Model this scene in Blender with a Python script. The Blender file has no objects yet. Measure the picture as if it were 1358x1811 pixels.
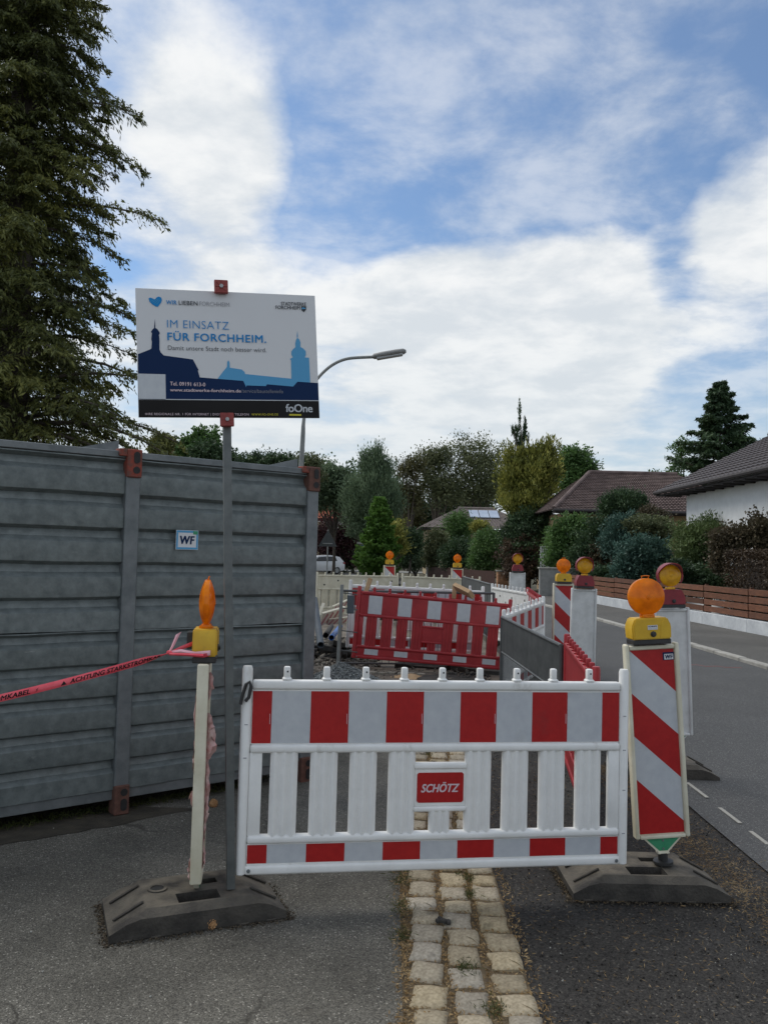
import bpy, bmesh, math, random
import numpy as np
from mathutils import Vector, Matrix, noise as mnoise

S = bpy.context.scene
COL = S.collection
R = random.Random(7)
rng = np.random.default_rng(11)

# ---------------------------------------------------------------- camera
EYE = Vector((0, 0, 1.75))
FPX = 1478.0
PITCH = math.atan(74.5 / FPX)
ROLL = 0.024
cF = Vector((0, math.cos(PITCH), math.sin(PITCH)))
cU0 = Vector((0, -math.sin(PITCH), math.cos(PITCH)))
cR = Vector((1, 0, 0)) * math.cos(ROLL) + cU0 * math.sin(ROLL)
cU = cU0 * math.cos(ROLL) - Vector((1, 0, 0)) * math.sin(ROLL)
cd = bpy.data.cameras.new('camera')
cd.sensor_fit = 'HORIZONTAL'
cd.sensor_width = 36.0
cd.lens = 36.0 * FPX / 1358.0
cd.clip_start = 0.05
cd.clip_end = 3000
cam = bpy.data.objects.new('camera', cd)
COL.objects.link(cam)
m = Matrix.Identity(4)
for i in range(3):
    m[i][0] = cR[i]; m[i][1] = cU[i]; m[i][2] = -cF[i]; m[i][3] = EYE[i]
cam.matrix_world = m
S.camera = cam


def ray(px, py):
    return cF + cR * ((px - 679.0) / FPX) + cU * ((905.5 - py) / FPX)


def at(px, py, d):
    """survey helper: the place seen at a picture position, d metres down the street"""
    r = ray(px, py)
    return EYE + r * (d / r.y)


def gz(y):
    ys = (-50, 5.5, 9, 11, 16, 24, 45, 80, 400)
    zs = (0, 0, .05, .09, .12, .10, 0, -.12, -.12)
    return float(np.interp(y, ys, zs))


def ground(px, py, z=0.0):
    r = ray(px, py)
    t = (z - EYE.z) / r.z
    return EYE + r * t


# ---------------------------------------------------------------- world, sun, exposure
SUN_EL, SUN_AZ = 52.0, -60.0
w = bpy.data.worlds.new('World')
S.world = w
w.use_nodes = True
nt = w.node_tree
nt.nodes.clear()


def N(t, **kw):
    n = nt.nodes.new(t)
    for k, v in kw.items():
        setattr(n, k, v)
    return n


def L(a, b):
    nt.links.new(a, b)


def val(n, i, x):
    if hasattr(x, 'default_value') or hasattr(x, 'is_linked'):
        L(x, n.inputs[i])
    else:
        n.inputs[i].default_value = x


def math_n(op, a, b=0.0, clamp=False):
    n = N('ShaderNodeMath', operation=op, use_clamp=clamp)
    val(n, 0, a); val(n, 1, b)
    return n.outputs[0]


def mrange(x, a, b, c=0.0, d=1.0):
    n = N('ShaderNodeMapRange', interpolation_type='SMOOTHSTEP')
    val(n, 0, x); val(n, 1, a); val(n, 2, b); val(n, 3, c); val(n, 4, d)
    return n.outputs[0]


def mixc(f, a, b):
    n = N('ShaderNodeMix', data_type='RGBA')
    val(n, 0, f)
    for i, x in ((6, a), (7, b)):
        if isinstance(x, tuple):
            n.inputs[i].default_value = (*x, 1)
        else:
            L(x, n.inputs[i])
    return n.outputs[2]


sky = N('ShaderNodeTexSky', sky_type='NISHITA')
sky.sun_disc = False
sky.sun_elevation = math.radians(SUN_EL)
sky.sun_rotation = math.radians(SUN_AZ % 360)
sky.air_density = 1.0; sky.dust_density = 1.0; sky.ozone_density = 2.0
tc = N('ShaderNodeTexCoord')
sep = N('ShaderNodeSeparateXYZ'); L(tc.outputs['Generated'], sep.inputs[0])
zc = math_n('ADD', math_n('MAXIMUM', sep.outputs[2], 0.0), 0.16)
cx_ = math_n('DIVIDE', sep.outputs[0], zc)
cy_ = math_n('DIVIDE', sep.outputs[1], zc)
comb = N('ShaderNodeCombineXYZ'); L(cx_, comb.inputs[0]); L(cy_, comb.inputs[1])


def fbm(vec, scale, detail, rough, dist, off=(0, 0, 0)):
    mp = N('ShaderNodeMapping'); L(vec, mp.inputs[0]); mp.inputs[1].default_value = off
    n = N('ShaderNodeTexNoise'); L(mp.outputs[0], n.inputs['Vector'])
    n.inputs['Scale'].default_value = scale; n.inputs['Detail'].default_value = detail
    n.inputs['Roughness'].default_value = rough; n.inputs['Distortion'].default_value = dist
    return n.outputs[0]


n1 = fbm(comb.outputs[0], 1.5, 11, .56, .12, (3.1, 1.7, 0))
n2 = fbm(comb.outputs[0], 4.0, 10, .6, .15, (7.3, 2.2, 4))
n3 = fbm(comb.outputs[0], 2.2, 6, .6, .3, (1.3, 8.2, 2))
# cloud banks of this sky: direction (seen from the street), angular radius, how much thicker or thinner
banks = [((440, 215), 5.0, .30), ((380, 320), 4.5, .22), ((500, 250), 2.6, .14), ((420, 110), 5, .06),
         ((700, 520), 5, .18), ((920, 580), 7, .26), ((1130, 470), 6, .20), ((1330, 390), 5, .20),
         ((480, 640), 6, .12), ((862, 170), 2.2, .20), ((868, 262), 2.6, .26), ((935, 285), 2.2, .12), ((1135, 130), 2.2, .22), ((1190, 95), 1.5, .20), ((1075, 190), 2.2, .14), ((1045, 280), 2.4, .06), ((1010, 100), 1.6, .12), ((940, 385), 3.4, -.26), ((800, 330), 2.6, -.2), ((1060, 370), 2.2, -.12),
         ((650, 300), 5.0, -.34), ((800, 60), 9, -.34), ((1040, 40), 8, -.28), ((590, 60), 6, -.26), ((560, 400), 4, -.26),
         ((1010, 170), 4, -.22), ((1130, 310), 3.2, -.22), ((1290, 190), 6, -.28), ((1165, 405), 1.8, -.34), ((1200, 480), 1.8, -.28), ((1240, 250), 3, -.12), ((1180, 500), 1.2, -.2), ((760, 400), 2.2, -.16), ((850, 390), 2, -.14), ((740, 170), 5, -.30), ((1260, 590), 4, -.10),
         ((1310, 690), 5, -.08), ((300, 40), 4, -.06), ((250, 400), 4, -.10), ((800, 700), 9, .12), ((1000, 350), 3, -.12), ((620, 790), 7, .02)]
acc = math_n('ADD', math_n('MULTIPLY', n1, 1.35), math_n('MULTIPLY', n2, .75))
acc = math_n('ADD', acc, math_n('MULTIPLY', n3, .5))
acc = math_n('SUBTRACT', acc, .60)
for (p, rad, wt) in banks:
    dv = ray(*p).normalized()
    d = N('ShaderNodeVectorMath', operation='DOT_PRODUCT')
    L(tc.outputs['Generated'], d.inputs[0]); d.inputs[1].default_value = dv
    acc = math_n('ADD', acc, mrange(d.outputs['Value'], math.cos(math.radians(rad * 1.7)), 1.0, 0.0, wt))
mask = math_n('MAXIMUM', mrange(acc, .34, .96), mrange(n2, .34, .68, .10, .52))
whit = mixc(mrange(math_n('ADD', math_n('MULTIPLY', n2, .6), math_n('MULTIPLY', n3, .4)), .40, .60), (4.9, 5.25, 5.6), (6.5, 6.6, 6.65))
deep = N('ShaderNodeMix', data_type='RGBA', blend_type='MULTIPLY'); deep.inputs[0].default_value = 1
L(sky.outputs[0], deep.inputs[6]); deep.inputs[7].default_value = (.60, .79, .93, 1)
skyc = mixc(mask, deep.outputs[2], whit)
hz = mrange(sep.outputs[2], .34, .03, 0.0, .62)
skyc = mixc(hz, skyc, (4.7, 5.25, 5.6))
bg = N('ShaderNodeBackground'); L(skyc, bg.inputs[0]); bg.inputs[1].default_value = 0.1
out = N('ShaderNodeOutputWorld'); L(bg.outputs[0], out.inputs[0])

sl = bpy.data.lights.new('sun', 'SUN')
sl.energy = 1.5
sl.angle = math.radians(40)
sl.color = (1.0, .95, .87)
so = bpy.data.objects.new('sun', sl)
COL.objects.link(so)
sd = Vector((math.sin(math.radians(SUN_AZ)) * math.cos(math.radians(SUN_EL)),
             math.cos(math.radians(SUN_AZ)) * math.cos(math.radians(SUN_EL)), math.sin(math.radians(SUN_EL))))
so.rotation_euler = sd.to_track_quat('Z', 'Y').to_euler()
so.location = (0, 0, 40)

S.view_settings.view_transform = 'Standard'
S.view_settings.look = 'None'
S.view_settings.gamma = 1
S.view_settings.exposure = 0.5
S.view_settings.use_curve_mapping = False


# ---------------------------------------------------------------- materials
def mat(name, c, c2=None, scale=6.0, detail=6, rough=.5, metal=0.0, bump=0.0, bscale=60, spec=.5,
        lo=.35, hi=.65, objrand=0.0, stretch=None, wear=None):
    mt = bpy.data.materials.new(name)
    mt.use_nodes = True
    t = mt.node_tree
    b = t.nodes['Principled BSDF']
    b.inputs['Roughness'].default_value = rough
    b.inputs['Metallic'].default_value = metal
    b.inputs['Specular IOR Level'].default_value = spec
    co = t.nodes.new('ShaderNodeTexCoord')
    vec = co.outputs['Object']
    if stretch:
        mp = t.nodes.new('ShaderNodeMapping'); mp.inputs[3].default_value = stretch
        t.links.new(vec, mp.inputs[0]); vec = mp.outputs[0]
    col = None
    if c2 is not None:
        n = t.nodes.new('ShaderNodeTexNoise')
        n.inputs['Scale'].default_value = scale; n.inputs['Detail'].default_value = detail
        n.inputs['Roughness'].default_value = .62
        t.links.new(vec, n.inputs['Vector'])
        rp = t.nodes.new('ShaderNodeValToRGB')
        rp.color_ramp.elements[0].position = lo; rp.color_ramp.elements[0].color = (*c, 1)
        rp.color_ramp.elements[1].position = hi; rp.color_ramp.elements[1].color = (*c2, 1)
        t.links.new(n.outputs[0], rp.inputs[0])
        col = rp.outputs[0]
    else:
        b.inputs['Base Color'].default_value = (*c, 1)
    if objrand and col is not None:
        oi = t.nodes.new('ShaderNodeObjectInfo')
        hs = t.nodes.new('ShaderNodeHueSaturation')
        mr = t.nodes.new('ShaderNodeMapRange')
        mr.inputs[3].default_value = 1 - objrand; mr.inputs[4].default_value = 1 + objrand
        t.links.new(oi.outputs['Random'], mr.inputs[0]); t.links.new(mr.outputs[0], hs.inputs['Value'])
        t.links.new(col, hs.inputs['Color']); col = hs.outputs[0]
    for (wc, ws, wlo, whi, wst) in (wear or ()):      # scuffs, splashes and scratches with a shape of their own
        wm = t.nodes.new('ShaderNodeMapping'); wm.inputs[3].default_value = wst
        wm.inputs[1].default_value = (ws, ws * .3, 0)
        t.links.new(co.outputs['Object'], wm.inputs[0])
        wn = t.nodes.new('ShaderNodeTexNoise'); wn.inputs['Scale'].default_value = ws; wn.inputs['Detail'].default_value = 9
        wn.inputs['Roughness'].default_value = .7
        t.links.new(wm.outputs[0], wn.inputs['Vector'])
        wr = t.nodes.new('ShaderNodeMapRange'); wr.inputs[1].default_value = wlo; wr.inputs[2].default_value = whi; wr.inputs[4].default_value = .75
        t.links.new(wn.outputs[0], wr.inputs[0])
        wx = t.nodes.new('ShaderNodeMix'); wx.data_type = 'RGBA'
        t.links.new(wr.outputs[0], wx.inputs[0]); wx.inputs[7].default_value = (*wc, 1)
        if col is not None: t.links.new(col, wx.inputs[6])
        else: wx.inputs[6].default_value = (*c, 1)
        col = wx.outputs[2]
    if col is not None:
        t.links.new(col, b.inputs['Base Color'])
    if bump:
        n = t.nodes.new('ShaderNodeTexNoise'); n.inputs['Scale'].default_value = bscale
        n.inputs['Detail'].default_value = 4
        t.links.new(vec, n.inputs['Vector'])
        bp = t.nodes.new('ShaderNodeBump'); bp.inputs['Strength'].default_value = bump
        bp.inputs['Distance'].default_value = .01
        t.links.new(n.outputs[0], bp.inputs['Height']); t.links.new(bp.outputs[0], b.inputs['Normal'])
    return mt


def asphalt(name, dark, lite, fleck, cell=130, fleck_cut=.9, stain=(.8, 1.15), stain_scale=.9, rough=.85, tint=None, bstr=.5, cracks=False):
    mt = bpy.data.materials.new(name); mt.use_nodes = True
    t = mt.node_tree; b = t.nodes['Principled BSDF']
    b.inputs['Roughness'].default_value = rough; b.inputs['Specular IOR Level'].default_value = .3
    co = t.nodes.new('ShaderNodeTexCoord'); vec = co.outputs['Object']
    vo = t.nodes.new('ShaderNodeTexVoronoi'); vo.inputs['Scale'].default_value = cell
    t.links.new(vec, vo.inputs['Vector'])
    sp = t.nodes.new('ShaderNodeSeparateColor'); t.links.new(vo.outputs['Color'], sp.inputs[0])
    rp = t.nodes.new('ShaderNodeValToRGB'); cr = rp.color_ramp
    cr.elements[0].position = 0; cr.elements[0].color = (*dark, 1)
    cr.elements[1].position = fleck_cut - .02; cr.elements[1].color = (*lite, 1)
    e = cr.elements.new(fleck_cut); e.color = (*lite, 1)
    e = cr.elements.new(min(1, fleck_cut + .04)); e.color = (*fleck, 1)
    t.links.new(sp.outputs[0], rp.inputs[0])
    n = t.nodes.new('ShaderNodeTexNoise'); n.inputs['Scale'].default_value = stain_scale
    n.inputs['Detail'].default_value = 7; n.inputs['Roughness'].default_value = .65
    t.links.new(vec, n.inputs['Vector'])
    mr = t.nodes.new('ShaderNodeMapRange'); mr.inputs[1].default_value = .3; mr.inputs[2].default_value = .7
    mr.inputs[3].default_value = stain[0]; mr.inputs[4].default_value = stain[1]
    t.links.new(n.outputs[0], mr.inputs[0])
    mx = t.nodes.new('ShaderNodeVectorMath'); mx.operation = 'SCALE'
    t.links.new(rp.outputs[0], mx.inputs[0]); t.links.new(mr.outputs[0], mx.inputs['Scale'])
    col = mx.outputs[0]
    if tint:
        n2_ = t.nodes.new('ShaderNodeTexNoise'); n2_.inputs['Scale'].default_value = .55; n2_.inputs['Detail'].default_value = 9
        n2_.inputs['Roughness'].default_value = .7
        t.links.new(vec, n2_.inputs['Vector'])
        m2 = t.nodes.new('ShaderNodeMapRange'); m2.inputs[1].default_value = .55; m2.inputs[2].default_value = .75
        m2.inputs[3].default_value = 0; m2.inputs[4].default_value = .6
        t.links.new(n2_.outputs[0], m2.inputs[0])
        mm = t.nodes.new('ShaderNodeMix'); mm.data_type = 'RGBA'
        t.links.new(m2.outputs[0], mm.inputs[0]); t.links.new(col, mm.inputs[6]); mm.inputs[7].default_value = (*tint, 1)
        col = mm.outputs[2]
    if cracks:
        nz = t.nodes.new('ShaderNodeTexNoise'); nz.inputs['Scale'].default_value = 1.7; nz.inputs['Detail'].default_value = 8
        t.links.new(vec, nz.inputs['Vector'])
        wv = t.nodes.new('ShaderNodeVectorMath'); wv.operation = 'MULTIPLY_ADD'
        t.links.new(nz.outputs['Color'], wv.inputs[0]); wv.inputs[1].default_value = (.7, .7, 0); t.links.new(vec, wv.inputs[2])
        ve = t.nodes.new('ShaderNodeTexVoronoi'); ve.feature = 'DISTANCE_TO_EDGE'; ve.inputs['Scale'].default_value = .62
        t.links.new(wv.outputs[0], ve.inputs['Vector'])
        mc = t.nodes.new('ShaderNodeMapRange'); mc.inputs[1].default_value = .0015; mc.inputs[2].default_value = .006
        mc.inputs[3].default_value = .75; mc.inputs[4].default_value = 0
        t.links.new(ve.outputs['Distance'], mc.inputs[0])
        mk = t.nodes.new('ShaderNodeMath'); mk.operation = 'MULTIPLY'; mk.use_clamp = True
        ms_ = t.nodes.new('ShaderNodeMapRange'); ms_.inputs[1].default_value = .45; ms_.inputs[2].default_value = .6
        t.links.new(n.outputs[0], ms_.inputs[0])
        t.links.new(mc.outputs[0], mk.inputs[0]); t.links.new(ms_.outputs[0], mk.inputs[1])
        mm = t.nodes.new('ShaderNodeMix'); mm.data_type = 'RGBA'
        t.links.new(mk.outputs[0], mm.inputs[0]); t.links.new(col, mm.inputs[6]); mm.inputs[7].default_value = (.03, .027, .022, 1)
        col = mm.outputs[2]
    t.links.new(col, b.inputs['Base Color'])
    bp = t.nodes.new('ShaderNodeBump'); bp.inputs['Strength'].default_value = bstr; bp.inputs['Distance'].default_value = .004
    t.links.new(vo.outputs['Distance'], bp.inputs['Height']); bp.invert = True
    t.links.new(bp.outputs[0], b.inputs['Normal'])
    return mt


def leafmat(name, stops, trans=.3, rough=.55, nscale=.8, namt=.35):
    """foliage: every leaf takes its own tone out of stops, clumps drift along the ramp"""
    mt = bpy.data.materials.new(name); mt.use_nodes = True
    t = mt.node_tree; b = t.nodes['Principled BSDF']; o = t.nodes['Material Output']
    g = t.nodes.new('ShaderNodeNewGeometry'); co = t.nodes.new('ShaderNodeTexCoord')
    n = t.nodes.new('ShaderNodeTexNoise'); n.inputs['Scale'].default_value = nscale; n.inputs['Detail'].default_value = 4
    t.links.new(co.outputs['Object'], n.inputs['Vector'])
    mr = t.nodes.new('ShaderNodeMapRange'); mr.inputs[1].default_value = .3; mr.inputs[2].default_value = .7
    t.links.new(n.outputs[0], mr.inputs[0])
    mx = t.nodes.new('ShaderNodeMix'); mx.inputs[0].default_value = namt + .2
    t.links.new(g.outputs['Random Per Island'], mx.inputs[2]); t.links.new(mr.outputs[0], mx.inputs[3])
    rp = t.nodes.new('ShaderNodeValToRGB'); cr = rp.color_ramp
    cr.elements[0].position = 0.1; cr.elements[0].color = (*stops[0], 1)
    cr.elements[1].position = .9; cr.elements[1].color = (*stops[-1], 1)
    for i, s in enumerate(stops[1:-1]):
        e = cr.elements.new(.1 + .8 * (i + 1) / (len(stops) - 1)); e.color = (*s, 1)
    t.links.new(mx.outputs[0], rp.inputs[0])
    t.links.new(rp.outputs[0], b.inputs['Base Color'])
    b.inputs['Roughness'].default_value = rough; b.inputs['Specular IOR Level'].default_value = .3
    tr = t.nodes.new('ShaderNodeBsdfTranslucent'); t.links.new(rp.outputs[0], tr.inputs[0])
    ms = t.nodes.new('ShaderNodeMixShader'); ms.inputs[0].default_value = trans
    t.links.new(b.outputs[0], ms.inputs[1]); t.links.new(tr.outputs[0], ms.inputs[2])
    t.links.new(ms.outputs[0], o.inputs[0])
    return mt


def lensmat(name, c, tr=.5, rough=.15):
    mt = bpy.data.materials.new(name); mt.use_nodes = True
    t = mt.node_tree; b = t.nodes['Principled BSDF']; o = t.nodes['Material Output']
    co = t.nodes.new('ShaderNodeTexCoord')
    n = t.nodes.new('ShaderNodeTexNoise'); n.inputs['Scale'].default_value = 14; n.inputs['Detail'].default_value = 3
    t.links.new(co.outputs['Object'], n.inputs['Vector'])
    rp = t.nodes.new('ShaderNodeValToRGB')
    rp.color_ramp.elements[0].position = .3; rp.color_ramp.elements[0].color = (c[0] * .62, c[1] * .5, c[2] * .5, 1)
    rp.color_ramp.elements[1].position = .62; rp.color_ramp.elements[1].color = (*c, 1)
    t.links.new(n.outputs[0], rp.inputs[0])
    t.links.new(rp.outputs[0], b.inputs['Base Color'])
    b.inputs['Roughness'].default_value = rough
    tl = t.nodes.new('ShaderNodeBsdfTranslucent'); t.links.new(rp.outputs[0], tl.inputs[0])
    ms = t.nodes.new('ShaderNodeMixShader'); ms.inputs[0].default_value = tr
    t.links.new(b.outputs[0], ms.inputs[1]); t.links.new(tl.outputs[0], ms.inputs[2])
    t.links.new(ms.outputs[0], o.inputs[0])
    return mt


M = {}
M['ground'] = mat('ground_earth', (.05, .05, .03), (.09, .08, .05), .4, rough=.95, bump=.3, bscale=8)
M['pavement'] = asphalt('pavement_asphalt', (.058, .054, .046), (.172, .162, .136), (.38, .36, .31), 175, .958, (.62, 1.3), 1.2, tint=(.15, .132, .10), cracks=True)
M['fresh'] = asphalt('loose_bitumen', (.017, .016, .0145), (.052, .048, .043), (.14, .13, .11), 120, .96, (.65, 1.35), 1.6, bstr=.9)
M['road'] = asphalt('road_asphalt', (.052, .053, .053), (.098, .098, .097), (.20, .20, .19), 170, .93, (.85, 1.12), .6, bstr=.3)
M['soil'] = mat('site_soil', (.075, .06, .045), (.17, .145, .115), 1.6, 10, rough=.95, bump=1.0, bscale=14)
M['footway'] = asphalt('footway_asphalt', (.06, .06, .055), (.125, .12, .11), (.2, .19, .18), 120, .93, (.8, 1.2), .7)
M['sett'] = mat('granite', (.28, .235, .165), (.48, .415, .305), 9, 8, rough=.85, bump=.5, bscale=110, objrand=.17)
M['settbed'] = mat('joint_dirt', (.065, .048, .028), (.17, .125, .07), 14, 8, rough=.95, bump=.8, bscale=90)
M['kerb'] = mat('kerb_concrete', (.26, .25, .225), (.38, .37, .335), 5, rough=.9, bump=.3, objrand=.1)
M['chalk'] = mat('road_paint', (.20, .195, .175), (.38, .37, .33), 40, rough=.8, lo=.2, hi=.6)
M['white'] = mat('white_plastic', (.76, .755, .73), (.85, .845, .82), 7, 8, rough=.38, bump=.05, bscale=300, wear=[((.36, .33, .27), 5, .60, .78, (1, 1, .5)), ((.22, .20, .17), 60, .70, .76, (1, 1, .35))])
M['cream'] = mat('aged_white_plastic', (.58, .54, .40), (.74, .70, .56), 5, 8, rough=.5)
M['backwhite'] = mat('matt_white_plastic', (.56, .56, .54), (.70, .70, .68), 9, 8, rough=.5)
M['redplastic'] = mat('red_plastic', (.30, .014, .02), (.40, .026, .032), 5, 7, rough=.42, wear=[((.46, .17, .16), 30, .68, .80, (1, 1, .3))])
M['redfoil'] = mat('red_foil', (.36, .012, .013), (.42, .016, .016), 30, rough=.38, spec=.35, wear=[((.62, .42, .42), 40, .74, .80, (1, 1, .12)), ((.2, .03, .03), 6, .6, .85, (1, 1, 1))])
M['whitefoil'] = mat('white_foil', (.47, .49, .52), (.53, .55, .57), 20, rough=.35, spec=.4, wear=[((.25, .25, .24), 55, .72, .79, (1, 1, .2)), ((.36, .36, .35), 5, .58, .85, (1, 1, 1))])
M['black'] = mat('black_plastic', (.02, .02, .02), (.035, .034, .033), 20, rough=.5)
M['rubber'] = mat('recycled_rubber', (.032, .029, .026), (.085, .076, .064), 7, 9, rough=.8, bump=.6, bscale=70, spec=.3)
M['hole'] = mat('dark_recess', (.012, .012, .012), (.02, .02, .02), 20, rough=.7)
M['yellow'] = mat('yellow_plastic', (.58, .34, .012), (.68, .42, .02), 9, 6, rough=.42, wear=[((.25, .15, .03), 14, .60, .8, (1, 1, .6))])
M['lampred'] = mat('lamp_red_plastic', (.19, .012, .02), (.26, .018, .028), 9, rough=.4)
M['amber'] = lensmat('amber_lens', (1.0, .37, .012), .5)
M['yellens'] = lensmat('yellow_lens', (.88, .50, .02), .3, .3)
M['galv'] = mat('galvanised_steel', (.098, .116, .117), (.195, .222, .219), 15, 12, rough=.46, metal=.2, bump=.18, bscale=38, lo=.28, hi=.72, wear=[((.36, .37, .36), 26, .66, .76, (.25, .25, 1)), ((.10, .06, .035), 9, .68, .8, (1, 1, .25))])
M['galvpost'] = mat('galvanised_post', (.12, .135, .14), (.19, .205, .21), 9, 8, rough=.5, metal=.25, objrand=.05)
M['pole'] = mat('grey_pole', (.10, .11, .108), (.15, .158, .154), 12, 8, rough=.55, metal=.15)
M['lamppole'] = mat('lamp_pole_steel', (.20, .21, .20), (.28, .29, .28), 4, rough=.6, metal=.1)
M['rustred'] = mat('worn_red_lead', (.25, .048, .028), (.11, .055, .042), 16, 10, rough=.75, lo=.42, hi=.62, bump=.3)
M['rust'] = mat('brown_rust', (.085, .04, .03), (.15, .07, .05), 18, 9, rough=.85, bump=.3)
M['clampred'] = mat('clamp_red', (.22, .03, .025), (.30, .042, .034), 20, rough=.5)
M['steel'] = mat('bright_steel', (.25, .25, .25), (.33, .33, .33), 20, rough=.4, metal=.7)
M['signwhite'] = mat('sign_white', (.62, .62, .63), (.64, .64, .65), 3, rough=.35)
M['signback'] = mat('sign_back_grey', (.035, .04, .04), (.05, .055, .055), 4, rough=.6)
M['navy'] = mat('print_navy', (.006, .022, .075), (.007, .024, .08), 4, rough=.55, spec=.12)
M['midblue'] = mat('print_mid_blue', (.016, .22, .52), (.018, .23, .54), 4, rough=.55, spec=.12)
M['skyblue'] = mat('print_sky_blue', (.10, .33, .56), (.105, .34, .57), 4, rough=.55, spec=.12)
M['printblack'] = mat('print_black', (.014, .013, .013), (.018, .017, .017), 4, rough=.55, spec=.12)
M['printgrey'] = mat('print_grey', (.30, .30, .32), (.33, .33, .35), 4, rough=.55, spec=.12)
M['printdark'] = mat('print_dark_grey', (.05, .055, .065), (.06, .065, .075), 4, rough=.55, spec=.12)
M['printyellow'] = mat('print_yellow', (.55, .48, .05), (.6, .52, .06), 4, rough=.55, spec=.12)
M['printpink'] = mat('print_pale_pink', (.62, .5, .53), (.66, .54, .57), 4, rough=.55, spec=.12)
M['green'] = mat('green_paint', (.03, .24, .11), (.05, .30, .15), 18, rough=.5)
M['tape'] = mat('barrier_tape', (.62, .04, .065), (.76, .10, .13), 9, rough=.3)
M['tapepale'] = mat('tape_pale', (.75, .36, .42), (.8, .5, .55), 12, rough=.35)
M['foilscrap'] = mat('peeling_foil', (.58, .42, .38), (.46, .20, .19), 30, rough=.5)
M['cone'] = mat('pine_cone', (.30, .15, .06), (.48, .28, .13), 90, rough=.8)
M['rock'] = mat('gravel_grey', (.11, .125, .13), (.2, .218, .22), 25, 9, rough=.9, bump=1.0, bscale=55)
M['slab'] = mat('broken_asphalt', (.022, .021, .02), (.06, .056, .05), 12, 9, rough=.9, bump=1, bscale=40)
M['palestone'] = mat('pale_stone', (.26, .23, .18), (.4, .37, .31), 12, 8, rough=.9, bump=.6, objrand=.2)
M['wood'] = mat('sawn_timber', (.30, .19, .095), (.44, .30, .17), 6, 8, rough=.8, stretch=(1, 9, 9))
M['pipegrey'] = mat('pipe_grey', (.075, .09, .105), (.11, .125, .14), 4, rough=.6, spec=.25)
M['pipeblue'] = mat('pipe_blue', (.01, .11, .42), (.015, .14, .48), 5, rough=.35)
M['straw'] = leafmat('straw_litter', [(.12, .07, .03), (.30, .19, .08), (.46, .34, .18)], 0.0, .8, 6)
M['moss'] = leafmat('moss_green', [(.03, .045, .012), (.06, .075, .02), (.10, .10, .03)], .2, .7, 6)
M['crumb'] = leafmat('bitumen_crumbs', [(.030, .028, .026), (.05, .046, .042), (.10, .093, .082)], 0.0, .8, 6, .0)
M['chip'] = leafmat('stone_chips', [(.12, .115, .10), (.25, .24, .21), (.5, .49, .45)], 0.0, .8, 6, .0)
M['fencewood'] = mat('stained_wood', (.085, .030, .014), (.17, .066, .030), 5, 8, rough=.7, objrand=.3, stretch=(9, 1, 9))
M['brownwood'] = mat('brown_board', (.045, .018, .013), (.065, .027, .018), 5, rough=.7, objrand=.15)
M['plinth'] = mat('whitewashed_plinth', (.42, .44, .46), (.58, .60, .61), 3, 8, rough=.85)
M['render_white'] = mat('white_render', (.74, .74, .73), (.82, .82, .81), 3, 7, rough=.9, bump=.2, bscale=40)
M['render_ochre'] = mat('ochre_render', (.46, .31, .17), (.52, .36, .20), 2, rough=.9)
M['render_beige'] = mat('beige_render', (.40, .32, .20), (.46, .37, .24), 2, rough=.9)
M['tiledark'] = mat('dark_roof_tiles', (.045, .038, .04), (.075, .063, .063), 3, 8, rough=.75)
M['tilebrown'] = mat('brown_roof_tiles', (.075, .05, .045), (.155, .11, .10), 2.2, 9, rough=.8)
M['tilegrey'] = mat('grey_brown_roof_tiles', (.13, .105, .095), (.21, .175, .16), 2, 8, rough=.8)
M['tilered'] = mat('red_roof_tiles', (.32, .09, .05), (.42, .14, .075), 2.5, 8, rough=.8)
M['gutter'] = mat('dark_gutter', (.03, .026, .026), (.05, .042, .042), 4, rough=.8)
M['glass'] = mat('window_glass', (.015, .018, .02), (.03, .034, .036), 2, rough=.08)
M['solar'] = mat('solar_glass', (.33, .38, .46), (.42, .47, .55), .8, rough=.12)
M['frame'] = mat('white_window_frame', (.6, .6, .58), (.66, .66, .64), 4, rough=.5)
M['brick'] = mat('ochre_brick', (.33, .16, .08), (.42, .23, .12), 8, rough=.9, objrand=.2)
M['chimney'] = mat('chimney_brick', (.24, .10, .06), (.32, .15, .09), 12, rough=.9)
M['concrete'] = mat('concrete', (.19, .19, .18), (.30, .30, .28), 3, 8, rough=.9, bump=.2)
M['carwhite'] = mat('car_paint', (.72, .73, .75), (.74, .75, .77), 2, rough=.2)
M['tyre'] = mat('tyre', (.02, .02, .02), (.03, .03, .03), 8, rough=.8)
M['taillight'] = mat('tail_light', (.28, .01, .012), (.32, .014, .015), 8, rough=.2)
M['signblue'] = mat('sign_blue', (.01, .07, .42), (.012, .08, .45), 6, rough=.4)
M['bark'] = mat('bark', (.055, .045, .036), (.11, .09, .072), 8, 8, rough=.9, bump=.8, bscale=25)
M['meshsteel'] = mat('fence_steel', (.075, .08, .082), (.12, .125, .125), 6, rough=.5, metal=.3)
M['glasslamp'] = mat('lamp_cover', (.35, .36, .36), (.42, .43, .43), 6, rough=.25)
M['lamphead'] = mat('lamp_housing', (.16, .16, .155), (.27, .27, .26), 14, 8, rough=.6)

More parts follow.
